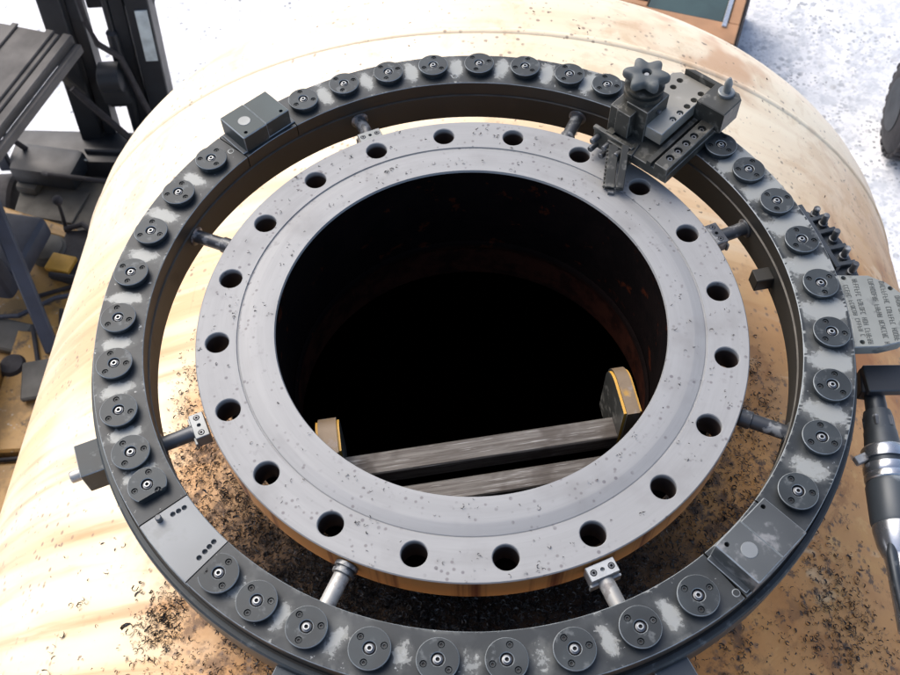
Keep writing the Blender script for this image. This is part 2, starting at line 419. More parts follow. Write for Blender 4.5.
def boolean(o, cutter_bm, self_hit=False):
    """cut the object's mesh in its own coordinates"""
    me = bpy.data.meshes.new('cut'); bmesh.ops.recalc_face_normals(cutter_bm, faces=cutter_bm.faces)
    cutter_bm.to_mesh(me); cutter_bm.free()
    c = bpy.data.objects.new('cut', me); COL.objects.link(c)
    h = bpy.data.objects.new('host', o.data); COL.objects.link(h)
    md = h.modifiers.new('b', 'BOOLEAN'); md.operation = 'DIFFERENCE'; md.object = c; md.solver = 'EXACT'; md.use_self = self_hit
    bpy.context.view_layer.update()
    dg = bpy.context.evaluated_depsgraph_get()
    new = bpy.data.meshes.new_from_object(h.evaluated_get(dg), depsgraph=dg)
    old = o.data; nm = old.name; o.data = new
    bpy.data.objects.remove(c); bpy.data.objects.remove(h); bpy.data.meshes.remove(me); bpy.data.meshes.remove(old); new.name = nm
    for p in new.polygons: p.use_smooth = True
    new.set_sharp_from_angle(angle=R(30))
def copy_tree(o, parent=None):
    c = o.copy(); COL.objects.link(c)
    if parent is not None: c.parent = parent
    for ch in list(o.children): copy_tree(ch, c)
    return c
def pol(r, a, z=0.0): return Vector((r * math.cos(R(a)), r * math.sin(R(a)), z))
def rz(a): return Matrix.Rotation(R(a), 3, 'Z')

# ------------------------------------------------------------------ the setting
GZ = -3.6
bm = NB(); bmesh.ops.create_grid(bm, x_segments=140, y_segments=140, size=14)
for v in bm.verts:
    v.co.z = GZ + .02 * math.sin(v.co.x * 2.1 + math.sin(v.co.y * 1.3)) + .015 * math.sin(v.co.y * 3.3 + v.co.x)
ext = [v.co.copy() for v in bm.verts]
t = bmesh.new()
for i in range(48):                                         # the sheet carries on to the horizon
    a0, a1 = 2 * math.pi * i / 48, 2 * math.pi * (i + 1) / 48
    t.faces.new([t.verts.new((rr * math.cos(a), rr * math.sin(a), GZ - .05)) for rr, a in ((13, a0), (220, a0), (220, a1), (13, a1))])
merge(bm, t)
tag(obj('snowy_ground', bm, M['snow'], smooth=180), kind='structure')

# ------------------------------------------------------------------ pressure vessel with its nozzle
VR, VPSI, VX0, VY1, VH, VTOP = 1.21893, -.08917, .00526, .944, .61216, -.2
tank = empty('pressure_vessel', (0, 0, GZ + .3))
tag(tank, 'large ochre painted horizontal steel vessel whose wide flanged opening faces up', 'tank')
def vlocal(x, y):
    c, s = math.cos(VPSI), math.sin(VPSI)
    return c * (x - VX0) + s * y, -s * (x - VX0) + c * y
def vz(x, y):
    """height of the shell surface over world x, y"""
    lx, ly = vlocal(x, y); e = max(0, ly - VY1) / VH * VR
    return VTOP - VR + math.sqrt(max(.01, VR * VR - lx * lx - e * e))
def shell_bm(rad, flip):
    b_ = NB(); prof = []
    for i in range(25):                                    # far head
        a = i / 24 * math.pi / 2; prof.append((rad * math.sin(a), VY1 + (VH - (VR - rad)) * math.cos(a)))
    for y in (.6, .2, -.2, -.6, -1.0, -1.6, -2.4, -3.2): prof.append((rad, y))
    for i in range(1, 13):
        a = i / 12 * math.pi / 2; prof.append((rad * math.cos(a), -3.2 - (VH - (VR - rad)) * math.sin(a)))
    add_lathe(b_, prof, 160, rot=Matrix.Rotation(-math.pi / 2, 3, 'X').to_3x3())
    bmesh.ops.remove_doubles(b_, verts=b_.verts, dist=1e-4)
    bmesh.ops.recalc_face_normals(b_, faces=b_.faces)
    if flip: bmesh.ops.reverse_faces(b_, faces=b_.faces)
    return b_
VM = Matrix.Translation((VX0, 0, VTOP - VR)) @ Matrix.Rotation(VPSI, 4, 'Z')
outer = shell_bm(VR, False); inner = shell_bm(VR - .02, True)
for f in inner.faces: f.material_index = 1
merge(outer, inner)
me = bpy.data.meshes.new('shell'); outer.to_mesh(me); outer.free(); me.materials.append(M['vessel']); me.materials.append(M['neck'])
shell = bpy.data.objects.new('shell', me); COL.objects.link(shell)
shell.matrix_world = VM; bpy.context.view_layer.update()
cut = NB(); t = NB()
add_lathe(t, [(0, -.5), (.297, -.5), (.297, .5), (0, .5)], 96)
bmesh.ops.transform(t, matrix=VM.inverted() @ Matrix.Translation((0, 0, -.3)), verts=t.verts); merge(cut, t)
boolean(shell, cut)
shell.parent = tank; shell.matrix_parent_inverse = Matrix.Translation(tank.location).inverted()
# object coordinates for the paint: origin on top of the shell
shell.data.transform(Matrix.Identity(4))
TP = Matrix.Translation(-tank.location)                     # children of the tank are written in world coordinates
def tobj(name, bm, mats, smooth=32):
    o = obj(name, bm, mats, tank, smooth); o.matrix_parent_inverse = TP; return o
bm = NB(); N = 140; pr = []
for k in range(5): a = k / 4 * math.pi; pr.append((VR - .0015 + .0055 * math.sin(a), .892 + .010 * math.cos(a)))
add_lathe(bm, pr, 200, rot=Matrix.Rotation(-math.pi / 2, 3, 'X'))
o = tobj('weld_seam', bm, M['vessel'], 60); o.matrix_world = VM; o.matrix_parent_inverse = TP; o.matrix_basis = VM
shell.matrix_parent_inverse = TP; shell.matrix_basis = VM

bm = NB()
add_lathe(bm, [(.289, -.0005), (.2905, .0035), (.3260, .0035), (.3290, .0030), (.3430, -.0010), (.3444, -.0022), (.3460, -.0022), (.3466, 0), (.4050, 0),
               (.4065, -.0015), (.4065, -.0485), (.4050, -.050), (.289, -.050)], 240, closed_prof=True)
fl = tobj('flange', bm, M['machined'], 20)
fl['label'] = 'bright machined steel flange ring with twenty bolt holes'
bpy.context.view_layer.update()
cut = NB()
for k in range(20):
    a = 111.29 - 18 * k; q = pol(.3745, a)
    add_lathe(cut, [(0, -.08), (.0174, -.08), (.0174, -.0012), (.0187, .0002), (.0187, .02), (0, .02)], 40, base=(q.x, q.y, 0))
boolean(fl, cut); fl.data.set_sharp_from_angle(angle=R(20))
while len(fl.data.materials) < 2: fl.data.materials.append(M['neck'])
for p in fl.data.polygons:                                  # bore wall takes the near-black neck colour, its shade painted in
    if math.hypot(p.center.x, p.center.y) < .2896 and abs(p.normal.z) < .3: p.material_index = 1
bm = NB()
add_lathe(bm, [(.2895, -.0502), (.375, -.0502), (.335, -.085), (.314, -.125), (.309, -.27), (.2895, -.27)], 128, closed_prof=True)
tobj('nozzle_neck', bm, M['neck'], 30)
bm = NB()
pr = []
for k in range(7):
    a = k / 6 * math.pi; pr.append((.288 - .005 * math.sin(a), -.185 + .010 * math.cos(a)))
add_lathe(bm, pr, 128); tobj('root_weld', bm, M['neck'], 60)
for yy in (.2, -2.2):                                       # saddles that carry the vessel
    bm = NB(); cxy = VM @ Vector((0, yy, 0))
    pts = [(-1.0, GZ - (VTOP - VR) - .02), (1.0, GZ - (VTOP - VR) - .02)] + [(VR * .999 * math.sin(a), -VR * .999 * math.cos(a)) for a in [R(x) for x in range(50, -51, -10)]]
    t = NB(); vs = [t.verts.new((x, -.1, z)) for x, z in pts]; f = t.faces.new(vs)
    r_ = bmesh.ops.extrude_face_region(t, geom=[f]); bmesh.ops.translate(t, vec=(0, .2, 0), verts=[v for v in r_['geom'] if isinstance(v, bmesh.types.BMVert)])
    bmesh.ops.translate(t, vec=(0, yy, 0), verts=t.verts); merge(bm, t)
    o = tobj('saddle', bm, M['blackpaint']); o.matrix_basis = VM

# ------------------------------------------------------------------ clamshell ring lathe
lathe = empty('ring_lathe', (0, 0, -.056))
tag(lathe, 'dark steel clamshell ring lathe of round bearing caps clamped around the bright flange', 'machine tool')
LP = Matrix.Translation((0, 0, .056))
def lobj(name, bm, mats, smooth=32, parent=None, label=None):
    o = obj(name, bm, mats, parent or lathe, smooth)
    if parent is None: o.matrix_parent_inverse = LP
    if label: o['label'] = label
    return o
FZ = .0265                                                  # top face of the turning ring
CAPS = [9.3, 18.3, 26.6, 33.9, 59.3, 66.9, 75.7, 84.7, 93.7, 102.6, 111.6, 120.2, 142.0, 151.4, 160.9, 170.0, 179.3, 188.1, 196.9, 204.7,
        211.4, 229.1, 236.1, 244.0, 253.0, 262.1, 271.1, 280.1, 289.4, 298.6, 320.9, 330.9, 340.5, 350.4, 0.0]
CS = sorted(CAPS)
MID = []
for a, b_ in zip(CS, CS[1:] + [CS[0] + 360]):
    if b_ - a < 11: MID.append(((a + b_) / 2) % 360)
def adiff(a, b): return (a - b + 180) % 360 - 180
SEG = [(-133.7, -56.2), (-55.9, -43.8), (-43.5, 124.3), (124.5, 136.8), (137.0, 215.3)]
for k, (a0, a1) in enumerate(SEG):
    # turning ring: a closed sector with bare-metal arrises and a fine top face that carries the wear
    bm = NB(); n = max(8, int((a1 - a0) * 3)); nr = 14
    r0, r1 = .4738, .5442
    lay = None; rows = []
    wl = bm.verts.layers.float.new('wear')
    for i in range(n + 1):
        a = a0 + (a1 - a0) * i / n; row = []
        sm = 0
        for m_ in MID:
            d = adiff(a, m_); sm = max(sm, math.exp(-(d / 1.7) ** 2))
        right = max(0, math.cos(R(adiff(a, 5)))) ** 3
        sa = (abs(math.sin(a * .37)) * .5 + .6)
        for j in range(nr + 1):
            r = r0 + .0009 + (r1 - r0 - .0018) * j / nr
            v = bm.verts.new(pol(r, a, FZ))
            rf = math.exp(-((r - .511) / .029) ** 2)
            ef = math.exp(-((r - r0) / .0022) ** 2) * .36 + math.exp(-((r1 - r) / .0022) ** 2) * .3
            v[wl] = min(1, sm * rf * sa * (.84 + .10 * right) + ef + .34 * right)
            row.append(v)
        rows.append(row)
    for A, B in zip(rows, rows[1:]):
        for j in range(nr): bm.faces.new((A[j], A[j + 1], B[j + 1], B[j])).material_index = 0
    def strip(p, q, mi):
        a_ = [bm.verts.new(pol(p[0], a0 + (a1 - a0) * i / n, p[1])) for i in range(n + 1)]
        b__ = [bm.verts.new(pol(q[0], a0 + (a1 - a0) * i / n, q[1])) for i in range(n + 1)]
        for i in range(n): bm.faces.new((a_[i], b__[i], b__[i + 1], a_[i + 1])).material_index = mi
    strip((r0 + .0009, FZ), (r0, FZ - .0009), 1); strip((r0, FZ - .0009), (r0, .002), 2)
    strip((r1 - .0009, FZ), (r1, FZ - .0007), 1); strip((r1, FZ - .0007), (r1, .002), 2)
    strip((r0, .002), (r1, .002), 2)
    for a in (a0, a1):
        f = bm.faces.new([bm.verts.new(pol(r, a, z)) for r, z in ((r0, .002), (r1, .002), (r1, FZ - .001), (r1 - .001, FZ), (r0 + .001, FZ), (r0, FZ - .001))]); f.material_index = 2
    bmesh.ops.remove_doubles(bm, verts=bm.verts, dist=1e-6)
    lobj('ring_segment', bm, [M['ring'], M['edge'], M['wall']], 30)
# static housing below, a little wider, with the ridge on its bore
bm = NB()
add_lathe(bm, [(.4752, .0015), (.4752, -.0005), (.4725, -.002), (.4725, -.004), (.4745, -.006), (.4745, -.054), (.4765, -.056), (.552, -.056), (.5555, -.052),
               (.5565, -.012), (.5555, -.003), (.5530, -.0005), (.5475, -.0005), (.5470, -.004), (.5440, -.004), (.5440, .0015)], 300, closed_prof=True,
          mats=[0, 3, 0, 0, 0, 0, 0, 0, 0, 2, 2, 2, 0, 0, 0, 0])
lobj('housing_ring', bm, [M['wall'], M['toolgrey'], M['cap'], M['ridge']], 35)

# bearing caps -----------------------------------------------------
def make_cap(flat=None):
    bm = NB()
    add_lathe(bm, [(0, 0), (.0228, 0), (.0228, .0075), (.0255, .0078), (.0255, .0112), (.0247, .0120), (.0088, .0120), (.0080, .0112), (.0080, .0075), (0, .0075)], 56,
              mats=[0, 0, 0, 0, 1, 0, 1, 2, 2])
    bmesh.ops.recalc_face_normals(bm, faces=bm.faces)
    me = bpy.data.meshes.new('bearing_cap'); bm.to_mesh(me); bm.free()
    for m_ in (M['cap'], M['edge'], M['hole']): me.materials.append(m_)
    o = bpy.data.objects.new('bearing_cap', me); COL.objects.link(o)
    cut = NB()
    for k in range(3):
        q = pol(.0175, 30 + 120 * k)
        add_lathe(cut, [(0, .0085), (.0043, .0085), (.0043, .02), (0, .02)], 20, base=(q.x, q.y, 0))
    boolean(o, cut)
    if flat is not None:
        cut = NB(); add_box(cut, (flat + .02, 0, .01), (.04, .08, .05)); boolean(o, cut)
    for k in range(3):
        q = pol(.0175, 30 + 120 * k); bm = NB()
        if flat is not None and q.x > flat - .003: q = pol(.0150, 30 + 120 * k)
        add_lathe(bm, [(0, .0086), (.0035, .0086), (.0035, .0102), (.0031, .0106), (.0019, .0106), (.0017, .0092), (0, .0092)], 14, base=(q.x, q.y, 0), mats=[2, 2, 0, 0, 2, 2])
        obj('cap_screw', bm, [M['cap'], M['edge'], M['hole']], o, 30)
    o.parent = lathe; o.matrix_parent_inverse = LP
    bm = NB()
    add_lathe(bm, [(0, .0074), (.0058, .0074), (.0058, .0100), (.0042, .0104), (.0040, .0122), (.0036, .0125), (.0026, .0125), (.0023, .0118)], 24, mats=[2, 2, 0, 0, 1, 1, 1])
    add_lathe(bm, [(.0023, .0118), (.0023, .0095), (0, .0095)], 6, mats=[2, 2])
    obj('hub_screw', bm, [M['bolt'], M['sleeve'], M['hole']], o, 30)
    return o
cap0 = make_cap(); capf = make_cap(.0165)
used = False
for a in CAPS:
    q = pol(.511, a, FZ + .0002)
    if a in (211.4, 229.1): continue
    c = copy_tree(cap0, lathe) if used else cap0; used = True
    c.matrix_parent_inverse = LP; c.location = q; c.rotation_euler = (0, 0, R(a + rnd.choice((0, 18, 60, 85)) + rnd.uniform(-6, 6)))
c = capf; c.location = pol(.509, 211.0, FZ + .0002); c.rotation_euler = (0, 0, R(211 + 90)); c['label'] = 'bearing cap cut flat beside the plain link plate'
c = copy_tree(capf, lathe); c.matrix_parent_inverse = LP; c.location = pol(.511, 229.2, FZ + .0002); c.rotation_euler = (0, 0, R(229.2 - 90))

for a, rr_ in ((262.0, .5325), (89.6, .4905), (137.9, .505), (303.4, .533)):   # flush socket screws in the ring face
    bm = NB(); q = pol(rr_, a, FZ - .001)
    add_lathe(bm, [(0, 0), (.0052, 0), (.0052, .0013), (.0040, .0014), (.0036, .0003), (0, .0003)], 20, base=q, mats=[0, 0, 1, 0, 0])
    lobj('socket_screw', bm, [M['hole'], M['edge']])
# plain link plate over the joint ------------------------------------
def holes_in(o, pts, z, r=.0036, depth=.006, seg=18):
    cut = NB()
    for x, y in pts: add_lathe(cut, [(0, z - depth), (r, z - depth), (r, z + .01), (0, z + .01)], seg, base=(x, y, 0))
    boolean(o, cut)
bm = NB()
A0, A1 = 215.5, 226.1
r0, r1 = .4738, .5442
t_ = [(r0, .002), (r1, .002), (r1, FZ - .0012), (r1 - .001, FZ - .0002), (r0 + .001, FZ - .0002), (r0, FZ - .0012)]
add_lathe(bm, t_, 24, R(A0), R(A1), closed_prof=True, mats=[0, 1, 1, 0, 1, 1])
lk = lobj('link_plate', bm, [M['link'], M['edge']], 30, label='clean light grey link plate between two bearing caps')
hp = []
for a, rr in ((217.0, .492), (216.9, .500), (216.8, .508), (224.6, .492), (224.7, .500), (224.8, .508), (224.9, .518)): q = pol(rr - .006, a); hp.append((q.x, q.y))
holes_in(lk, hp, FZ)
q = pol(.519, 216.4, FZ - .001)
bm = NB(); add_rod(bm, q, q + Vector((0, 0, .011)), [(0, .0042), (.9, .0042), (1, .0032)], 18)
lobj('locating_pin', bm, M['rod'])

# square clamp blocks --------------------------------------------------
def clamp_block(ang, side, light):
    par = empty('clamp_block', (0, 0, 0), 0, lathe); par.matrix_parent_inverse = LP
    par.location = pol(.5105, ang, FZ); par.rotation_euler = (0, 0, R(ang))
    H = .0335
    bm = NB(); 
    add_box(bm, (0, side * .0235, H / 2), (.066, .0470, H), bev=.0014, edge_mat=1)
    add_box(bm, (.001, side * -.0236, H / 2 - .0006), (.064, .0468, H - .0012), bev=.0012, edge_mat=1)
    o = obj('block_body', bm, [light, M['edge'], M['hole']], par, 25)
    cut = NB()
    for yv in (-.036, .036): add_lathe(cut, [(0, H - .012), (.0032, H - .012), (.0032, H + .02), (0, H + .02)], 18, base=(-.024, yv, 0))
    boolean(o, cut, True)
    bm = NB(); add_rod(bm, (-.001, side * .022, H - .004), (-.001, side * .022, H + .0006), [(0, .0105), (.9, .0105), (1, .0100)], 36)
    obj('round_plug', bm, M['sleeve' if light is M['grey'] else 'grey'], par)
    bm = NB(); add_box(bm, (-.002, 0, .0016), (.060, .108, .003), bev=.001, edge_mat=1)
    obj('base_step', bm, [M['dark'], M['edge']], par)
    return par
m_blk = m_dark_steel('half_bare_block_steel', (.065, .071, .072), (.20, .205, .205), .48, .40, .5, 22)
m_blk2 = m_dark_steel('blued_block_steel', (.036, .050, .053), (.075, .092, .095), .58, .42, .45, 18)
b1 = clamp_block(130.6, 1, m_blk2); b1['label'] = 'blue-black clamp block between bearing caps on the far side'
b2 = clamp_block(-50.0, -1, m_blk); b2['label'] = 'scuffed grey clamp block with bright round plug'

# radial feet that grip the flange --------------------------------------
def foot(ang, typ, zc=-.020):
    par = empty('clamping_foot', (0, 0, 0), 0, lathe); par.matrix_parent_inverse = LP
    par.location = pol(.4748, ang, zc); par.rotation_euler = (0, 0, R(ang + 180))   # local +x points at the flange
    rm = M['rodlight'] if typ in ('block_light', 'collar') else M['rod']
    bm = NB()
    add_rod(bm, (-.001, 0, 0), (.003, 0, 0), [(0, .0155), (.8, .0155), (1, .0145)], 28)
    add_rod(bm, (.003, 0, 0), (.046 if typ.startswith('block') else .064, 0, 0), [(0, .0108), (1, .0108)], 28)
    obj('rod', bm, rm, par, 40)
    if typ.startswith('block'):
        lm = M['sleeve'] if typ == 'block_light' else M['grey' if typ == 'block' else 'rod']
        bm = NB()
        add_box(bm, (.0555, 0, .002), (.0205, .040, .024), bev=.0009, edge_mat=1)
        add_box(bm, (.0440, 0, -.004), (.004, .044, .014), bev=.0006, edge_mat=1)
        po = obj('jaw', bm, [lm, M['edge'], M['hole']], par)
        cut = NB()
        for yy, r_ in ((-.0125, .0046), (.0125, .0046), (0, .0030)): add_lathe(cut, [(0, .008), (r_, .008), (r_, .03), (0, .03)], 20, base=(.0555, yy, 0))
        boolean(po, cut, True)
        for yy in (-.0125, .0125):
            bm = NB(); add_lathe(bm, [(0, .0078), (.0038, .0078), (.0038, .0138), (.0032, .0145), (.0018, .0145), (.0016, .011), (0, .011)], 18, base=(.0555, yy, 0), mats=[0, 0, 0, 0, 0, 1])
            obj('jaw_screw', bm, [M['bolt'], M['hole']], po)
    elif typ == 'collar':
        bm = NB(); add_rod(bm, (.052, 0, 0), (.0675, 0, 0), [(0, .0135), (.05, .0148), (.35, .0148), (.4, .0125), (.55, .0125), (.6, .0160), (.95, .0160), (1, .015)], 32)
        obj('round_jaw', bm, M['rod'], par, 40)
    else:
        bm = NB(); add_rod(bm, (.050, 0, 0), (.0672, 0, 0), [(0, .0115), (.05, .0128), (.95, .0128), (1, .0118)], 32)
        obj('round_jaw', bm, M['rod'], par, 40)
    return par
for a, ty in ((110.6, 'block'), (63.2, 'plain'), (155.0, 'plain'), (19.2, 'block_dark'), (201.6, 'block'), (-26.4, 'plain'), (-116.6, 'collar'), (-70.2, 'block_light')):
    foot(a, ty)

# lugs on the housing -----------------------------------------------------
def lug(name, r, a, z, size, m=M['dark'], bev=.0012, label=None):
    bm = NB(); add_box(bm, pol(r, a, z), size, rz(a), bev=bev, edge_mat=1)
    return lobj(name, bm, [m, M['edge'] if m is not M['wall'] else M['wall']], label=label)
lg = lug('side_lug', .5715, -160.2, -.032, (.034, .052, .046), M['cap'], label='square side lug with a short shaft end')
bm = NB(); add_rod(bm, pol(.580, -159.4, -.030), pol(.6055, -159.4, -.030), [(0, .0085), (.94, .0085), (1, .0075)], 20)
o = obj('shaft_end', bm, M['rodlight'], lg)
lug('mounting_lug', .5690, -67.9, -.034, (.028, .046, .040))
lug('mounting_lug', .5690, -115.6, -.034, (.028, .060, .040))
lug('inner_lug', .4610, 8.0, -.034, (.028, .024, .026), M['wall'])
bm = NB(); add_box(bm, pol(.562, 12, -.004), (.008, .13, .012), rz(12), bev=.001, edge_mat=1)
# trip bracket with its row of pins
PA = [17.8, 15.6, 12.4, 9.0, 6.0]
pts = [pol(.5575, 21)[:2], pol(.572, 21.4)[:2], pol(.606, 17.5)[:2], pol(.613, 12)[:2], pol(.610, 4.6)[:2], pol(.5575, 4.0)[:2], pol(.5575, 12)[:2]]
add_prism(bm, pts, -.052, -.030, .0015, 1)
for k in range(4):
    a = (PA[k] + PA[k + 1]) / 2
    add_box(bm, pol(.585, a, -.026), (.050, .008, .010), rz(a), bev=.001, edge_mat=1)
tb = lobj('trip_bracket', bm, [M['dark'], M['dark']], label='black bracket carrying a row of upright pins')
for k, a in enumerate(PA):
    bm = NB(); top = -.004 if k else -.012
    add_rod(bm, pol(.598, a, -.031), pol(.598, a, top), [(0, .0074), (.28, .0074), (.30, .0054), (.94, .0054), (1, .0044)], 20)
    obj('trip_pin', bm, M['rod'], tb)

# instruction plate -----------------------------------------------------------
PZ = .0252
out = [(.5446, .0212), (.5900, .0178), (.6120, .0035), (.6270, -.016), (.6400, -.038), (.6400, -.062), (.6270, -.086), (.6030, -.1010), (.5720, -.1072), (.5350, -.1058),
       (.5386, -.0840), (.5420, -.0580), (.5440, -.0300), (.5448, 0.0)]
bm = NB(); add_prism(bm, out, PZ - .018, PZ, .0012, 1)
pl = lobj('instruction_plate', bm, [M['link'], M['edge']], label='light grey plate with rows of faded engraved lettering')
pl.data.materials[0] = m_dark_steel('stamped_plate_steel', (.165, .175, .162), (.14, .15, .142), .54, .5, .25, 24)
bpy.context.view_layer.update()
holes_in(pl, [(.5525, .0150), (.5480, -.0978), (.6150, -.0080)], PZ, .0038, .008)
# engraved lettering: worn, unreadable strokes in rows that run towards the operator
bm = NB(); lr = random.Random(3)
cols = [(.5515, .002, -.088, .0036), (.5672, .012, -.100, .0042), (.5900, .0105, -.100, .0042), (.6050, .0055, -.098, .0042), (.6200, -.022, -.086, .004)]
for (cx_, y0_, y1_, hw) in cols:
    y = y0_
    wl_ = lr.randint(4, 9); n_ = 0
    while y > y1_:
        if n_ >= wl_: y -= .0045; n_ = 0; wl_ = lr.randint(3, 9); continue
        lw = .0034; g_ = lr.randint(0, 5)
        sk = (y0_ - y) * (.0 if cx_ < .56 else .072)                                # the rows lean with the plate
        def st(dx, dy, sx, sy):
            add_box(bm, (cx_ - sk + dx, y - lw / 2 + dy, PZ + .0002), (sx, sy, .0005))
        st(0, lw * .38, hw * 1.7, .0007)
        if g_ in (0, 2, 3): st(0, -lw * .38, hw * 1.7, .0007)
        if g_ in (0, 1, 4): st(hw * .80, 0, .0008, lw * .8)
        if g_ in (1, 2, 3, 5): st(0, 0, .0008, lw * .8)
        if g_ in (0, 3, 4, 5): st(-hw * .80, 0, .0008, lw * .8)
        y -= lw + .0012; n_ += 1
obj('engraved_lettering', bm, m_plain('dark_engraving', (.075, .085, .08), .6, 0, .4, 60), pl)

# ------------------------------------------------------------------ tool slide on the ring
SA = 44.0
ts = empty('tool_slide', (0, 0, 0)); ts.location = pol(.51, SA, FZ); ts.rotation_euler = (0, 0, R(SA))
tag(ts, 'dark oily tool slide with a star knob straddling the ring beside the machined flange', 'tool slide')
LT = Matrix.Translation((-.51, 0, -FZ))                     # local coordinates: s along the slide from the ring axis, t across, z world
def tso(name, bm, mats, parent=None, smooth=32, label=None):
    o = obj(name, bm, mats, parent or ts, smooth)
    if parent is None: o.matrix_parent_inverse = LT
    if label: o['label'] = label
    return o
M['tooledge'] = m_plain('rubbed_arris', (.19, .185, .165), .5, .3, .5, 60)
E2 = [M['tool'], M['tooledge']]
bm = NB()
add_box(bm, (.467, -.010, .0365), (.170, .118, .0180), bev=.001, edge_mat=1)       # bed across the ring
add_box(bm, (.4660, -.0560, .0520), (.172, .024, .015), bev=.0012, edge_mat=1)     # near rail
add_box(bm, (.4660, -.0335, .0500), (.172, .008, .009))
add_box(bm, (.450, .052, .048), (.120, .012, .012))
bd = tso('slide_bed', bm, E2)
bpy.context.view_layer.update()
def ts_holes(o, pts, z, r, depth):
    cut = NB()
    for x, y in pts: add_lathe(cut, [(0, z - depth), (r, z - depth), (r, z + .01), (0, z + .01)], 20, base=(x, y, 0))
    boolean(o, cut, True)
rail_h = [(.405 + .0215 * k, -.0560) for k in range(5)]
ts_holes(bd, rail_h, .0595, .0068, .008)
for x, y in rail_h:
    bm = NB(); add_lathe(bm, [(0, .0514), (.0046, .0514), (.0046, .0560), (.0040, .0566), (.0022, .0566), (.0020, .0535), (0, .0535)], 18, base=(x, y, 0), mats=[0, 0, 0, 0, 1, 1])
    obj('rail_screw', bm, [M['bolt'], M['hole']], bd)
bm = NB(); add_prism(bm, [(.418, -.0265), (.5570, -.0265), (.5570, .036), (.546, .046), (.470, .046), (.418, .046)], .058, .080, .001, 1)
tp = tso('slide_top_plate', bm, [M['toolgrey'], M['edge']], label='lighter drilled plate of the tool slide')
bpy.context.view_layer.update()
th = [(.458 + .0192 * k, -.0185) for k in range(5)] + [(.5185, .0245), (.5385, .0255)]
ts_holes(tp, th, .080, .0056, .014)
for k in (0, 1):
    bm = NB(); x, y = th[k]; add_lathe(bm, [(0, .068), (.0040, .068), (.0040, .0765), (.0034, .077), (.0018, .077), (.0016, .073), (0, .073)], 16, base=(x, y, 0), mats=[0, 0, 0, 0, 1, 1])
    obj('plate_screw', bm, [M['sleeve'], M['hole']], tp)
bm = NB()
add_prism(bm, [(.508, -.0795), (.5560, -.0795), (.5660, -.069), (.5660, .016), (.5580, .030), (.5575, -.0275), (.508, -.0275)], .052, .091, .0015, 1)
eb = tso('end_block', bm, [M['tool'], M['tool']])
bm = NB()
add_rod(bm, (.551, -.053, .0905), (.551, -.053, .0965), [(0, .0135), (.8, .0135), (1, .012)], 28)
add_rod(bm, (.551, -.053, .0965), (.551, -.053, .123), [(0, .0062), (.55, .0066), (.8, .0050), (1, .0020)], 24)
obj('feed_spindle', bm, M['grey'], eb)
# tool post
bm = NB()
add_box(bm, (.444, .0245, .0540), (.058, .041, .108), bev=.0012, edge_mat=1)
add_box(bm, (.4240, .0505, .0500), (.044, .030, .096), bev=.0012, edge_mat=1)
add_box(bm, (.408, .037, .0760), (.020, .026, .048), bev=.001, edge_mat=1)
add_box(bm, (.430, .066, .045), (.030, .014, .070), bev=.001, edge_mat=1)
tpo = tso('tool_post', bm, E2)
for k in range(4):
    for s_ in (.446, .462):
        if s_ > .45 and k % 2: continue
        bm = NB(); add_rod(bm, (s_, .0045, .030 + .020 * k), (s_, -.0010, .030 + .020 * k), [(0, .0040), (.9, .0040), (1, .0032)], 14)
        obj('gib_screw', bm, M['bolt'], tpo)
bm = NB()
add_rod(bm, (.447, .037, .1078), (.447, .037, .134), [(0, .031), (.35, .031), (.38, .026), (.62, .026), (.66, .0315), (.80, .0315), (.82, .014), (1, .014)], 40)
tso('feed_dial', bm, M['tool'], smooth=40)
# star knob
bm = NB(); pts = []; nk = 84
for i in range(nk):
    a = 2 * math.pi * i / nk + R(22)
    c6 = .5 + .5 * math.cos(6 * a); r_ = .0245 + .0125 * (c6 ** 1.15)
    pts.append((a, r_))
lv = [(.0, .86), (.002, .95), (.005, 1.0), (.012, 1.0), (.0150, .95), (.0165, .86)]
rings = [[bm.verts.new((.447 + r_ * k * math.cos(a), .037 + r_ * k * math.sin(a), .135 + z)) for a, r_ in pts] for z, k in lv]
for A, B in zip(rings, rings[1:]):
    for i in range(nk): bm.faces.new((A[i], A[(i + 1) % nk], B[(i + 1) % nk], B[i]))
bm.faces.new(rings[0])
hub = [[bm.verts.new((.447 + rr * math.cos(a), .037 + rr * math.sin(a), .135 + z)) for a, r_ in pts] for rr, z in ((.0085, .0165), (.0075, .0155), (.0075, .006))]
allr = [rings[-1]] + hub
for A, B in zip(allr, allr[1:]):
    for i in range(nk): bm.faces.new((A[i], A[(i + 1) % nk], B[(i + 1) % nk], B[i]))
bm.faces.new(hub[-1])
kn = tso('star_knob', bm, m_dark_steel('greasy_knob_iron', (.075, .085, .085), (.14, .15, .145), .56, .55, .1, 40), smooth=50)
bm = NB(); add_rod(bm, (.447, .037, .140), (.447, .037, .147), [(0, .0042), (.9, .0042), (1, .0034)], 18)
obj('knob_screw', bm, M['sleeve'], kn)
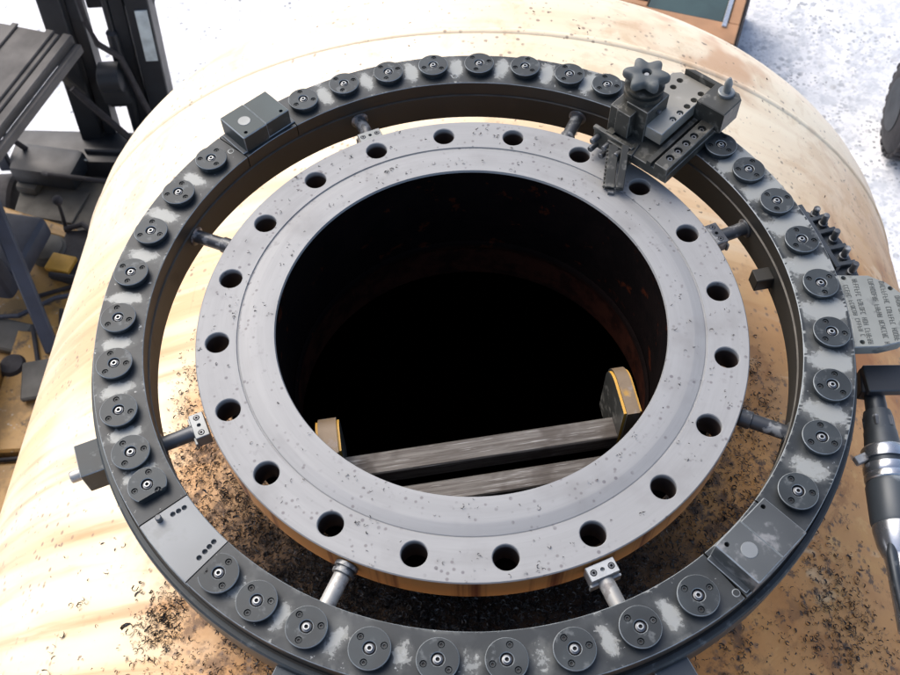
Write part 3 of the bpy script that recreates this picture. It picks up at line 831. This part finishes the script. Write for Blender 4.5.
# tool holder: top strap, bolts that face the bore, slanting toothed tool bar
bm = NB()
add_box(bm, (.3900, .043, .0490), (.008, .078, .0065), bev=.0008, edge_mat=1)
add_box(bm, (.3935, .043, .028), (.012, .074, .036), bev=.001)
add_box(bm, (.392, .004, .045), (.030, .008, .008), Matrix.Rotation(.2, 3, 'Z'), bev=.0008, edge_mat=1)
hd = tso('tool_holder', bm, E2)
for tt, zz in ((.070, .036), (.046, .036), (.022, .036), (.072, .017), (.050, .016), (.028, .015)):
    bm = NB(); s0 = .387
    add_rod(bm, (s0, tt, zz), (s0 - .017, tt, zz), [(0, .0052), (.93, .0052), (1, .0044)], 18, mats=[0, 0])
    add_rod(bm, (s0 - .0169, tt, zz), (s0 - .0172, tt, zz), [(0, .0024), (1, .0022)], 6)
    obj('holder_screw', bm, M['bolt'], hd)
def slant(bm, p0, p1, wdt, thk, side, teeth=0):
    """flat bar from p0 to p1 (s,t,z); wdt across, thk deep, with a row of teeth on one edge"""
    p0 = Vector(p0); p1 = Vector(p1); d = (p1 - p0); L = d.length; d.normalize()
    sd_ = Vector(side).normalized(); nrm = d.cross(sd_).normalized()
    mt = Matrix((( sd_.x, nrm.x, d.x), (sd_.y, nrm.y, d.y), (sd_.z, nrm.z, d.z)))
    add_box(bm, (p0 + p1) / 2, (wdt, thk, L), mt, bev=.0008, edge_mat=1)
    for k in range(teeth):
        c = p0 + d * (L * (.12 + .84 * k / max(1, teeth - 1))) - sd_ * (wdt / 2 + .0008)
        add_box(bm, c, (.0042, thk * .9, .0030), mt @ Matrix.Rotation(.5, 3, 'Y'), bev=.0004)
bm = NB()
dd = Vector((.331, -.006, .009)) - Vector((.386, .030, .042)); sv = Vector((.55, -1.0, 0)); sv -= dd.normalized() * sv.dot(dd.normalized())
slant(bm, (.384, .036, .040), (.331, .000, .0085), .016, .012, sv, 10)
slant(bm, (.390, .018, .046), (.338, -.015, .0115), .012, .018, sv)
tso('cutting_tool', bm, [M['tool'], M['tool']])
bm = NB(); add_box(bm, (.3285, -.0055, .0062), (.010, .010, .0055), Matrix.Rotation(.6, 3, 'Z'), bev=.0006)
tso('cutter_tip', bm, M['bolt'])

# ------------------------------------------------------------------ air motor at the right
am = empty('air_motor', (.552, -.30, -.05))
tag(am, 'dark and chromed cylindrical air motor hanging at the right side of the ring', 'air motor')
AP = Matrix.Translation((-.552, .30, .05))
P0, P1 = Vector((.5740, -.150, -.045)), Vector((.5330, -.480, -.066))
ax = (P1 - P0); AL = ax.length
def seg_rod(name, prof, m, smooth=35, seg=40, label=None):
    bm = NB(); a_, b__ = prof[0][0], prof[-1][0]
    add_rod(bm, P0 + ax * a_, P0 + ax * b__, [((f - a_) / (b__ - a_), r_) for f, r_ in prof], seg)
    o = obj(name, bm, m, am, smooth); o.matrix_parent_inverse = AP
    if label: o['label'] = label
    return o
bm = NB(); add_box(bm, (.613, -.133, -.0270), (.108, .044, .014), rz(-3), bev=.0015, edge_mat=1)
add_box(bm, (.572, -.128, -.045), (.030, .040, .024), rz(-12), bev=.0015)
o = obj('motor_bracket', bm, [M['blackpaint'], M['dark']], am); o.matrix_parent_inverse = AP
seg_rod('square_drive', [(-.02, .014), (.07, .015)], M['dark'])
seg_rod('gear_nose', [(.07, .0185), (.10, .0205), (.16, .0215), (.165, .0225), (.19, .0228), (.235, .0245), (.240, .0235)], M['dark'])
bm = NB(); add_rod(bm, P0 + ax * .105, P0 + ax * .150, [(0, .0226), (1, .0228)], 6); o = obj('nose_nut', bm, M['rod'], am, 20); o.matrix_parent_inverse = AP
seg_rod('plated_collar', [(.24, .0280), (.25, .0302), (.285, .0305), (.295, .0300)], M['chrome'])
seg_rod('dark_groove', [(.295, .0270), (.32, .0270)], M['dark'])
seg_rod('plated_band', [(.32, .0300), (.328, .0306), (.350, .0306), (.358, .0295), (.366, .0306), (.385, .0306), (.39, .029)], M['chrome'])
seg_rod('motor_body', [(.39, .0285), (.41, .0310), (.56, .0312), (.575, .0300)], m_dark_steel('worn_black_motor_paint', (.04, .048, .055), (.25, .28, .29), .58, .33, .3, 14))
seg_rod('plated_cone', [(.575, .0298), (.60, .0300), (.66, .0270), (.70, .0225)], M['chrome'])
seg_rod('grip', [(.70, .0215), (.72, .0200), (1.0, .0175)], M['chrome'])
q0 = P0 + ax * .66 + Vector((-.016, 0, .014)); q1 = P0 + ax * .98 + Vector((-.014, 0, .016))
bm = NB(); add_tube(bm, [q0, q0.lerp(q1, .15) + Vector((-.004, 0, .006)), q0.lerp(q1, .5) + Vector((-.003, 0, .004)), q1], [.004, .0065, .006, .004], 12)
o = obj('throttle_lever', bm, M['dark'], am, 50); o.matrix_parent_inverse = AP
bm = NB(); add_box(bm, P0 + ax * .285 + Vector((-.034, 0, .004)), (.020, .012, .010), rz(20), bev=.001); o = obj('set_screw_lug', bm, M['rodlight'], am); o.matrix_parent_inverse = AP

# ------------------------------------------------------------------ lifting fixture inside the bore
lf = empty('lifting_fixture', (0, -.17, -.13), R(6.0))
tag(lf, 'steel cross bars with yellow end lugs resting inside the dark bore', 'lifting fixture')
def lfo(name, bm, m, label=None, smooth=32):
    o = obj(name, bm, m, lf, smooth); 
    if label: o['label'] = label
    return o
# local frame: x along the bars, y away from the camera, z up from the bar centre
bm = NB(); add_box(bm, (.004, .004, .013), (.412, .035, .034), bev=.002); lfo('cross_bar', bm, M['bar'])
bm = NB(); add_box(bm, (.008, -.052, .006), (.376, .033, .034), bev=.002); lfo('cross_bar', bm, M['bar'])
def lugplate(x, y0_, y1_, top, bot, th=.029):
    prof = [(y0_, bot), (y0_, top)]
    rr = .042
    for k in range(9):
        a = R(90 - 90 * k / 8); prof.append((y1_ - rr + rr * math.cos(a), top - rr + rr * math.sin(a)))
    prof += [(y1_, bot)]
    t = NB(); vs = [t.verts.new((x - th / 2, y_, z_)) for y_, z_ in prof]; f = t.faces.new(vs)
    r__ = bmesh.ops.extrude_face_region(t, geom=[f]); bmesh.ops.translate(t, vec=(th, 0, 0), verts=[v for v in r__['geom'] if isinstance(v, bmesh.types.BMVert)])
    bmesh.ops.recalc_face_normals(t, faces=t.faces)
    es = [e for e in t.edges if abs(e.verts[0].co.x - e.verts[1].co.x) < 1e-6]
    r__ = bmesh.ops.bevel(t, geom=es, offset=.0038, segments=2, affect='EDGES')
    for f in r__['faces']: f.material_index = 1
    bmesh.ops.recalc_face_normals(t, faces=t.faces)
    for f in t.faces:
        if abs(f.normal.x) > .95: f.material_index = 2
    return t
lfo('end_lug', lugplate(.220, -.018, .078, .106, -.03, .026), [M['lug'], M['yellowclean'], M['tool']])
lfo('end_lug', lugplate(-.212, -.004, .070, .096, -.03, .034), [M['lug'], M['yellowclean'], M['tool']])

# ------------------------------------------------------------------ steel shavings
def chip_bm(items):
    bm = NB()
    for (p, s_, nrm, kind) in items:
        n_ = 6; rad = s_ * rnd.uniform(.45, 1.05); sweep = rnd.uniform(2.2, 5.6) if kind else rnd.uniform(.6, 1.6)
        pitch = rnd.uniform(0, .9) * rad; wv = rad * rnd.uniform(.4, .85)
        q = Euler((rnd.uniform(-.7, .7), rnd.uniform(-.7, .7), rnd.uniform(0, 6.28))).to_matrix()
        c = Vector(p) + Vector((0, 0, rad * .45)); prev = None; ph = rnd.uniform(0, 6)
        for i in range(n_):
            a = ph + sweep * i / (n_ - 1); b_ = Vector((math.cos(a) * rad, math.sin(a) * rad, pitch * i / n_))
            up = Vector((0, 0, 1)); k = .35 + .65 * math.sin(math.pi * (i + .5) / n_)
            A = bm.verts.new(c + q @ (b_ - up * wv * .5 * k)); B = bm.verts.new(c + q @ (b_ + up * wv * .5 * k + b_.normalized() * wv * .25))
            if prev: bm.faces.new((prev[0], A, B, prev[1]))
            prev = (A, B)
    return bm
items = []
def put(x, y, s_, kind=1, lift=0.0):
    if math.hypot(x, y) < .325: return
    items.append(((x, y, vz(x, y) + lift), s_, None, kind))
# between flange and ring: thickest under the cutter's sweep, towards the camera and the left
clumps = [(rnd.uniform(0, 360), rnd.uniform(.36, .53), rnd.uniform(.008, .03)) for _ in range(900)]
def dens(a):
    a %= 360
    if a < 20: return .55
    if a < 150: return .07
    if a < 165: return .35
    if a < 195: return .75
    if a < 300: return 1.0
    if a < 330: return .75
    return .65
for (a, rr, sg) in clumps:
    d = dens(a)
    for _ in range(int(34 * d ** 1.5 * rnd.uniform(.3, 1.6))):
        q = pol(rr, a); put(q.x + rnd.gauss(0, sg), q.y + rnd.gauss(0, sg), rnd.uniform(.0016, .0040), rnd.random() < .75, rnd.uniform(0, .006) * d)
for _ in range(7000):
    a = rnd.uniform(0, 360)
    if rnd.random() < dens(a): q = pol(rnd.uniform(.34, .55), a); put(q.x, q.y, rnd.uniform(.002, .005), rnd.random() < .7)
for _ in range(9000):                                         # heap below the near side of the flange
    a = rnd.gauss(252, 26); q = pol(rnd.uniform(.33, .55), a); put(q.x, q.y, rnd.uniform(.0022, .0048), 1, rnd.uniform(0, .012))
obj_sh = tag(obj('steel_shavings', chip_bm(items), M['chip'], smooth=180), kind='stuff',
             label='dark curled steel shavings heaped between the flange and the ring', cat='shavings')
items = []
for _ in range(520): put(rnd.gauss(-.500, .024), rnd.gauss(-.335, .028), rnd.uniform(.002, .0044))
for _ in range(420): put(rnd.gauss(-.42, .07), rnd.gauss(-.42, .035), rnd.uniform(.0018, .004))
for _ in range(60): put(rnd.uniform(-.75, -.45), rnd.uniform(-.62, -.15), rnd.uniform(.002, .005))
for _ in range(16): put(rnd.uniform(-.72, -.5), rnd.uniform(-.45, -.2), rnd.uniform(.005, .009), 1)
for _ in range(1100): put(rnd.uniform(.33, .74), rnd.uniform(-.68, -.38), rnd.uniform(.002, .0046), rnd.random() < .5)
for _ in range(30):
    cx_, cy_ = rnd.uniform(.33, .70), rnd.uniform(-.66, -.30)
    for _ in range(rnd.randint(5, 16)): put(cx_ + rnd.gauss(0, .008), cy_ + rnd.gauss(0, .008), rnd.uniform(.002, .0046))
for _ in range(600): put(rnd.gauss(.56, .04), rnd.gauss(-.36, .06), rnd.uniform(.002, .005))
for _ in range(300): put(rnd.gauss(.66, .05), rnd.gauss(-.60, .04), rnd.uniform(.002, .005))
for _ in range(70): put(rnd.uniform(-.45, .9), rnd.uniform(.56, 1.1), rnd.uniform(.0025, .006), 0)
tag(obj('steel_shavings', chip_bm(items), M['chip'], smooth=180), kind='stuff',
    label='loose steel shavings scattered over the shell outside the ring', cat='shavings')
items = []
for _ in range(420):
    a = rnd.uniform(0, 360); rr = rnd.uniform(.294, .404)
    if any(abs(adiff(a, 111.29 - 18 * k)) < 3.6 and abs(rr - .3745) < .024 for k in range(20)): continue
    if .322 < rr < .348: continue
    q = pol(rr, a, .0034 if rr < .322 else 0.0)
    n_ = 1 if rnd.random() < .6 else 3
    for _ in range(n_): items.append(((q.x + rnd.gauss(0, .003), q.y + rnd.gauss(0, .003), q.z - .0002), rnd.uniform(.0014, .0030), None, rnd.random() < .6))
tag(obj('steel_shavings', chip_bm(items), M['chip'], smooth=180), kind='stuff',
    label='fine dark specks of steel lying on the bright flange face', cat='shavings')

# ------------------------------------------------------------------ forklift at the left
FX = empty('forklift', (-2.1, 2.7, GZ))
tag(FX, 'grimy yellow forklift with black mast parked in the snow beside the vessel', 'forklift')
FP = Matrix.Translation((2.1, -2.7, -GZ))
def fo(name, bm, m, parent=None, smooth=32, label=None):
    o = obj(name, bm, m, parent or FX, smooth)
    if parent is None: o.matrix_parent_inverse = FP
    if label: o['label'] = label
    return o
FR = rz(-14)
LEAN = Vector((.095, 0, 1))
def lean_box(bm, x0, x1, y0, y1, z0, z1, bev=.006):
    """upright member that leans a little, as the tilted mast does"""
    t = NB(); bmesh.ops.create_cube(t, size=1)
    for v in t.verts:
        z = z1 if v.co.z > 0 else z0
        x = x1 if v.co.x > 0 else x0; y = y1 if v.co.y > 0 else y0
        v.co = Vector((x + .095 * (z + 2.05), y, z))
    bmesh.ops.bevel(t, geom=t.edges[:], offset=bev, segments=1, affect='EDGES'); merge(bm, t)
bm = NB()
lean_box(bm, -2.05, -1.93, 3.50, 3.64, GZ + .08, -.9); lean_box(bm, -1.92, -1.85, 3.54, 3.66, GZ + .08, -.9)
mast_l = fo('mast_column', bm, M['blackpaint'])
bm = NB()
lean_box(bm, -1.60, -1.475, 3.50, 3.64, GZ + .08, -.9); lean_box(bm, -1.70, -1.62, 3.55, 3.67, GZ + .08, -.9)
mast_r = fo('mast_column', bm, M['blackpaint'])
bm = NB(); 
t = NB(); bmesh.ops.create_cube(t, size=1)
for v in t.verts:
    z = -2.07 if v.co.z > 0 else -2.40; x = -1.490 if v.co.x > 0 else -1.555
    v.co = Vector((x + .095 * (z + 2.05), 3.492 if v.co.y < 0 else 3.499, z))
merge(bm, t); fo('rating_plate', bm, M['label'])
for x0, x1, z0, z1 in ((-1.83, -1.47, -2.12, -2.00), (-1.99, -1.60, -2.82, -2.72), (-2.05, -1.45, -1.3, -1.2)):
    bm = NB(); lean_box(bm, x0, x1, 3.60, 3.70, z0, z1); fo('cross_member', bm, M['blackpaint'])
bm = NB(); add_box(bm, (-2.02, 3.44, -3.10), (1.06, .26, .26), rz(-6), bev=.03, seg=2); add_box(bm, (-2.30, 3.30, -2.98), (.40, .22, .14), rz(-14), bev=.04, seg=2); add_box(bm, (-1.85, 3.36, -2.96), (.5, .03, .05), rz(-8), bev=.008)
fo('front_cowl', bm, M['blackpaint'])
bm = NB(); add_box(bm, (-2.13, 3.335, -2.975), (.10, .008, .05), rz(-6) @ Matrix.Rotation(.6, 3, 'X'), bev=.002); fo('small_plate', bm, M['label'])
bm = NB(); add_tube(bm, [(-2.75, 3.25, -2.75), (-2.62, 3.28, -2.70), (-2.50, 3.36, -2.75), (-2.42, 3.40, -2.95)], .017, 8)
add_tube(bm, [(-2.42, 3.30, -3.0), (-2.25, 3.16, -2.90), (-2.05, 3.14, -2.93), (-1.9, 3.2, -3.05)], .014, 8); fo('hydraulic_hose', bm, M['rubber'])
bm = NB(); add_box(bm, (-2.30, 2.05, -2.90), (.30, .18, .05), rz(-18), bev=.01); add_box(bm, (-2.02, 1.72, -2.83), (.16, .22, .03), rz(8), bev=.008); fo('access_cover', bm, M['footplate'])
bm = NB(); add_rod(bm, (-2.18, 1.83, -2.93), (-2.18, 1.83, -2.84), [(0, .07), (.7, .07), (1, .055)], 24); fo('battery_cap', bm, M['rubber'])
bm = NB(); add_tube(bm, [(-2.45, 2.15, -2.88), (-2.2, 2.12, -2.84), (-2.05, 2.25, -2.88), (-1.85, 2.30, -2.9)], .013, 8); fo('cable', bm, M['seat'])
bm = NB(); add_rod(bm, (-1.83, 3.56, GZ + .3), (-1.68, 3.56, -1.6), [(0, .035), (.62, .035), (.63, .018), (1, .018)], 20); fo('lift_cylinder', bm, M['blackpaint'])
bm = NB()
add_rod(bm, (-1.86, 3.45, -2.46), (-1.72, 3.45, -2.46), [(0, .055), (.1, .085), (.9, .085), (1, .055)], 24)
add_box(bm, (-1.80, 3.46, -2.54), (.16, .10, .20), bev=.03, seg=2)
fo('chain_wheel', bm, M['blackpaint'])
bm = NB()
add_tube(bm, [(-1.78, 3.44, -1.6), (-1.80, 3.42, -2.05), (-1.78, 3.41, -2.2), (-1.70, 3.44, -2.32), (-1.66, 3.44, -2.7), (-1.60, 3.45, -3.1)], .018, 8)
add_tube(bm, [(-2.02, 3.42, -2.5), (-1.93, 3.40, -2.65), (-1.80, 3.4, -2.9), (-1.72, 3.42, -3.2)], .02, 8)
fo('hydraulic_hose', bm, M['rubber'])
bm = NB(); add_box(bm, (-2.03, 3.46, -2.52), (.035, .02, .16), Matrix.Rotation(-.5, 3, 'Y'), bev=.004); fo('chain_anchor', bm, M['footplate'])
for xx in (-2.02, -1.58):
    bm = NB()
    add_box(bm, (xx, 4.15, GZ + .045), (.10, 1.0, .035), bev=.008); add_box(bm, (xx, 3.71, GZ + .30), (.10, .035, .50), bev=.008)
    fo('fork', bm, M['blackpaint'])
# overhead guard
bm = NB()
gc = Vector((-1.84, 3.30, -2.04)); e1 = Vector((-.94, .34, 0)).normalized(); e2 = Vector((-.34, -.94, 0)).normalized()
ori = Matrix(((-e1.x, -e2.x, 0), (-e1.y, -e2.y, 0), (0, 0, 1)))
def gbox(a0, a1, b0, b1, z0, z1, bev=.006):
    c = gc + e1 * (a0 + a1) / 2 + e2 * (b0 + b1) / 2; add_box(bm, (c.x, c.y, gc.z + (z0 + z1) / 2), (a1 - a0, b1 - b0, z1 - z0), ori, bev=bev)
gbox(.06, .95, .02, 1.25, -.03, 0); gbox(0, .055, 0, 1.27, -.06, -.004); gbox(.09, .14, .01, 1.26, -.0, .012); gbox(.30, .34, .01, 1.26, 0, .012); gbox(.56, .60, .01, 1.26, 0, .012)
gbox(-.04, .0, .01, 1.27, -.10, -.05)
fo('overhead_guard', bm, M['guard'])
for (p0_, p1_) in (((-2.20, 2.52, -2.12), (-1.99, 1.90, -2.86)), ((-2.86, 2.30, -2.12), (-2.75, 1.85, -2.86)), ((-2.62, 3.50, -2.12), (-2.62, 3.42, -3.1))):
    bm = NB(); p0_ = Vector(p0_); p1_ = Vector(p1_); add_box(bm, (p0_ + p1_) / 2, (.07, .05, (p1_ - p0_).length), frame_z(p1_ - p0_), bev=.008); fo('guard_post', bm, M['seat'])
# floor and body
bm = NB()
add_prism(bm, [(-2.50, 3.45), (-1.52, 3.52), (-1.55, 2.62), (-2.52, 2.98)], -3.16, -3.10, .008)
add_box(bm, (-2.26, 3.10, -3.092), (.30, .24, .012), rz(-16), bev=.003); add_box(bm, (-1.98, 3.02, -3.092), (.05, .30, .02), rz(-12), bev=.003)
add_box(bm, (-2.43, 3.28, -3.07), (.14, .18, .07), rz(-16), bev=.03, seg=2)
fo('footplate', bm, M['footplate'])
bm = NB()
add_prism(bm, [(-2.62, 3.03), (-1.56, 2.56), (-1.50, .62), (-2.75, .55)], -3.35, -2.93, .02)
add_box(bm, (-2.13, 2.72, -2.915), (1.0, .035, .03), rz(-23), bev=.005)
add_prism(bm, [(-2.20, 2.05), (-1.93, 2.0), (-1.82, 1.35), (-2.25, 1.35)], -2.93, -2.86, .012)
add_prism(bm, [(-2.20, 1.28), (-1.75, 1.28), (-1.75, .70), (-2.25, .70)], -2.93, -2.84, .015)
add_box(bm, (-2.45, 1.25, -2.80), (.45, 1.2, .30), bev=.05, seg=2)
body = fo('body', bm, M['yellow'])
bm = NB()
for (a_, b__) in (((-2.16, 2.30, -2.92), (-1.72, 2.42, -2.92)), ((-2.02, 2.2, -2.915), (-1.92, 1.2, -2.915)), ((-2.3, 1.32, -2.90), (-1.75, 1.32, -2.90)), ((-2.12, 2.06, -2.85), (-1.95, 1.36, -2.85))):
    add_tube(bm, [a_, Vector(a_).lerp(Vector(b__), .5) + Vector((.02, .01, .004)), b__], .012, 6)
fo('cable', bm, M['rubber'])
bm = NB(); add_box(bm, (-2.33, 2.48, -2.72), (.42, .40, .14), rz(-14), bev=.05, seg=3); add_box(bm, (-2.38, 2.24, -2.52), (.42, .10, .46), rz(-14), bev=.04, seg=3)
fo('seat', bm, M['seat'])
bm = NB(); add_rod(bm, (-2.155, 2.60, -2.93), (-2.155, 2.60, -2.86), [(0, .10), (.5, .10), (.6, .088), (.8, .085), (1, .04)], 28); fo('filler_cap', bm, M['footplate'])
bm = NB()
add_prism(bm, [(-2.08, 2.73), (-1.96, 2.73), (-1.87, 2.62), (-1.88, 2.46), (-1.98, 2.36), (-2.12, 2.42), (-2.10, 2.56)], -2.93, -2.895, .01)
add_tube(bm, [(-2.08, 2.72, -2.88), (-1.98, 2.74, -2.87), (-1.89, 2.66, -2.87), (-1.87, 2.50, -2.87), (-1.95, 2.37, -2.87), (-2.10, 2.40, -2.87)], .016, 8)
fo('battery_tray', bm, M['rubber'])
bm = NB(); add_box(bm, (-2.055, 2.475, -2.875), (.14, .11, .03), rz(-18), bev=.005); fo('yellow_lid', bm, M['yellowclean'])
bm = NB(); add_tube(bm, [(-2.09, 2.75, -2.93), (-2.06, 2.74, -2.78), (-2.035, 2.72, -2.66)], [.012, .010, .009], 8)
add_lathe(bm, [(0, -.028), (.02, -.02), (.028, 0), (.02, .02), (0, .028)], 14, base=(-2.03, 2.715, -2.64)); fo('control_lever', bm, M['rubber'])
for (x_, y_) in ((-2.66, 3.30), (-1.50, 3.30), (-2.72, 1.05), (-1.55, 1.05)):
    w_ = empty('wheel', (0, 0, 0), 0, FX); w_.matrix_parent_inverse = FP; w_.location = (x_, y_, GZ + .24)
    bm = NB(); add_rod(bm, (-.09, 0, 0), (.09, 0, 0), [(0, .18), (.08, .225), (.2, .24), (.8, .24), (.92, .225), (1, .18)], 36); obj('tyre', bm, M['rubber'], w_)
    bm = NB(); add_rod(bm, (-.095, 0, 0), (.095, 0, 0), [(0, .13), (.5, .12), (1, .13)], 28); obj('rim', bm, M['yellow'], w_)

# ------------------------------------------------------------------ tan cabinet lying in the snow behind
cb = empty('wooden_case', (1.55, 4.55, GZ))
tag(cb, 'tan wooden case with a dark green glazed lid standing in the snow', 'case')
CBP = Matrix.Translation((-1.55, -4.55, -GZ))
ca = math.degrees(math.atan2(4.518 - 4.108, 2.128 - 1.959)) - 90     # heading of its right side
cr = rz(ca)
corner = Vector((1.950, 4.085, 0)); ex = cr @ Vector((1, 0, 0)); ey = cr @ Vector((0, 1, 0))
def cbox(bm, a0, a1, b0, b1, z0, z1, bev=.006):
    c = corner + ex * (a0 + a1) / 2 + ey * (b0 + b1) / 2
    add_box(bm, (c.x, c.y, (z0 + z1) / 2), (a1 - a0, b1 - b0, z1 - z0), cr, bev=bev)
bm = NB(); cbox(bm, -1.0, 0, 0, 1.1, GZ - .01, -3.03); cbox(bm, -1.0, -.001, .001, .20, -3.03, -3.0); cbox(bm, -.075, -.002, .20, 1.1, -3.03, -3.0)
cbox(bm, -1.0, -.62, .20, 1.1, -3.03, -3.0)
o = obj('carcass', bm, M['tan'], cb); o.matrix_parent_inverse = CBP
bm = NB(); cbox(bm, -.615, -.115, .205, 1.05, -3.03, -3.008, .003); o = obj('glazed_lid', bm, M['glass'], cb); o.matrix_parent_inverse = CBP
bm = NB(); cbox(bm, -.112, -.080, .14, 1.05, -3.03, -2.985, .004); o = obj('lid_rail', bm, M['chrome'], cb); o.matrix_parent_inverse = CBP
bm = NB(); cbox(bm, .001, .022, .0, 1.1, GZ, -3.02, .004); o = obj('side_batten', bm, M['rubber'], cb); o.matrix_parent_inverse = CBP
bm = NB(); cbox(bm, -.70, -.625, .25, 1.1, -3.03, -2.99, .004); o = obj('hinge_strip', bm, M['rubber'], cb); o.matrix_parent_inverse = CBP

# ------------------------------------------------------------------ tyre at the right
ty = empty('tyre', (3.12, 3.70, GZ + .34), R(-14))
tag(ty, 'black ridged rubber tyre standing in the speckled snow', 'tyre')
bm = NB(); add_rod(bm, (-.15, 0, 0), (.15, 0, 0), [(0, .20), (.06, .29), (.16, .325), (.84, .325), (.94, .29), (1, .20)], 60)
for k in range(26):
    a = 2 * math.pi * k / 26; m3 = Matrix.Rotation(a, 3, 'X')
    add_box(bm, m3 @ Vector((0, 0, .330)), (.25, .048, .030), m3, bev=.006)
obj('tread', bm, M['rubber'], ty)
bm = NB(); add_rod(bm, (-.155, 0, 0), (.155, 0, 0), [(0, .17), (.2, .15), (.8, .15), (1, .17)], 40); obj('rim', bm, M['blackpaint'], ty)
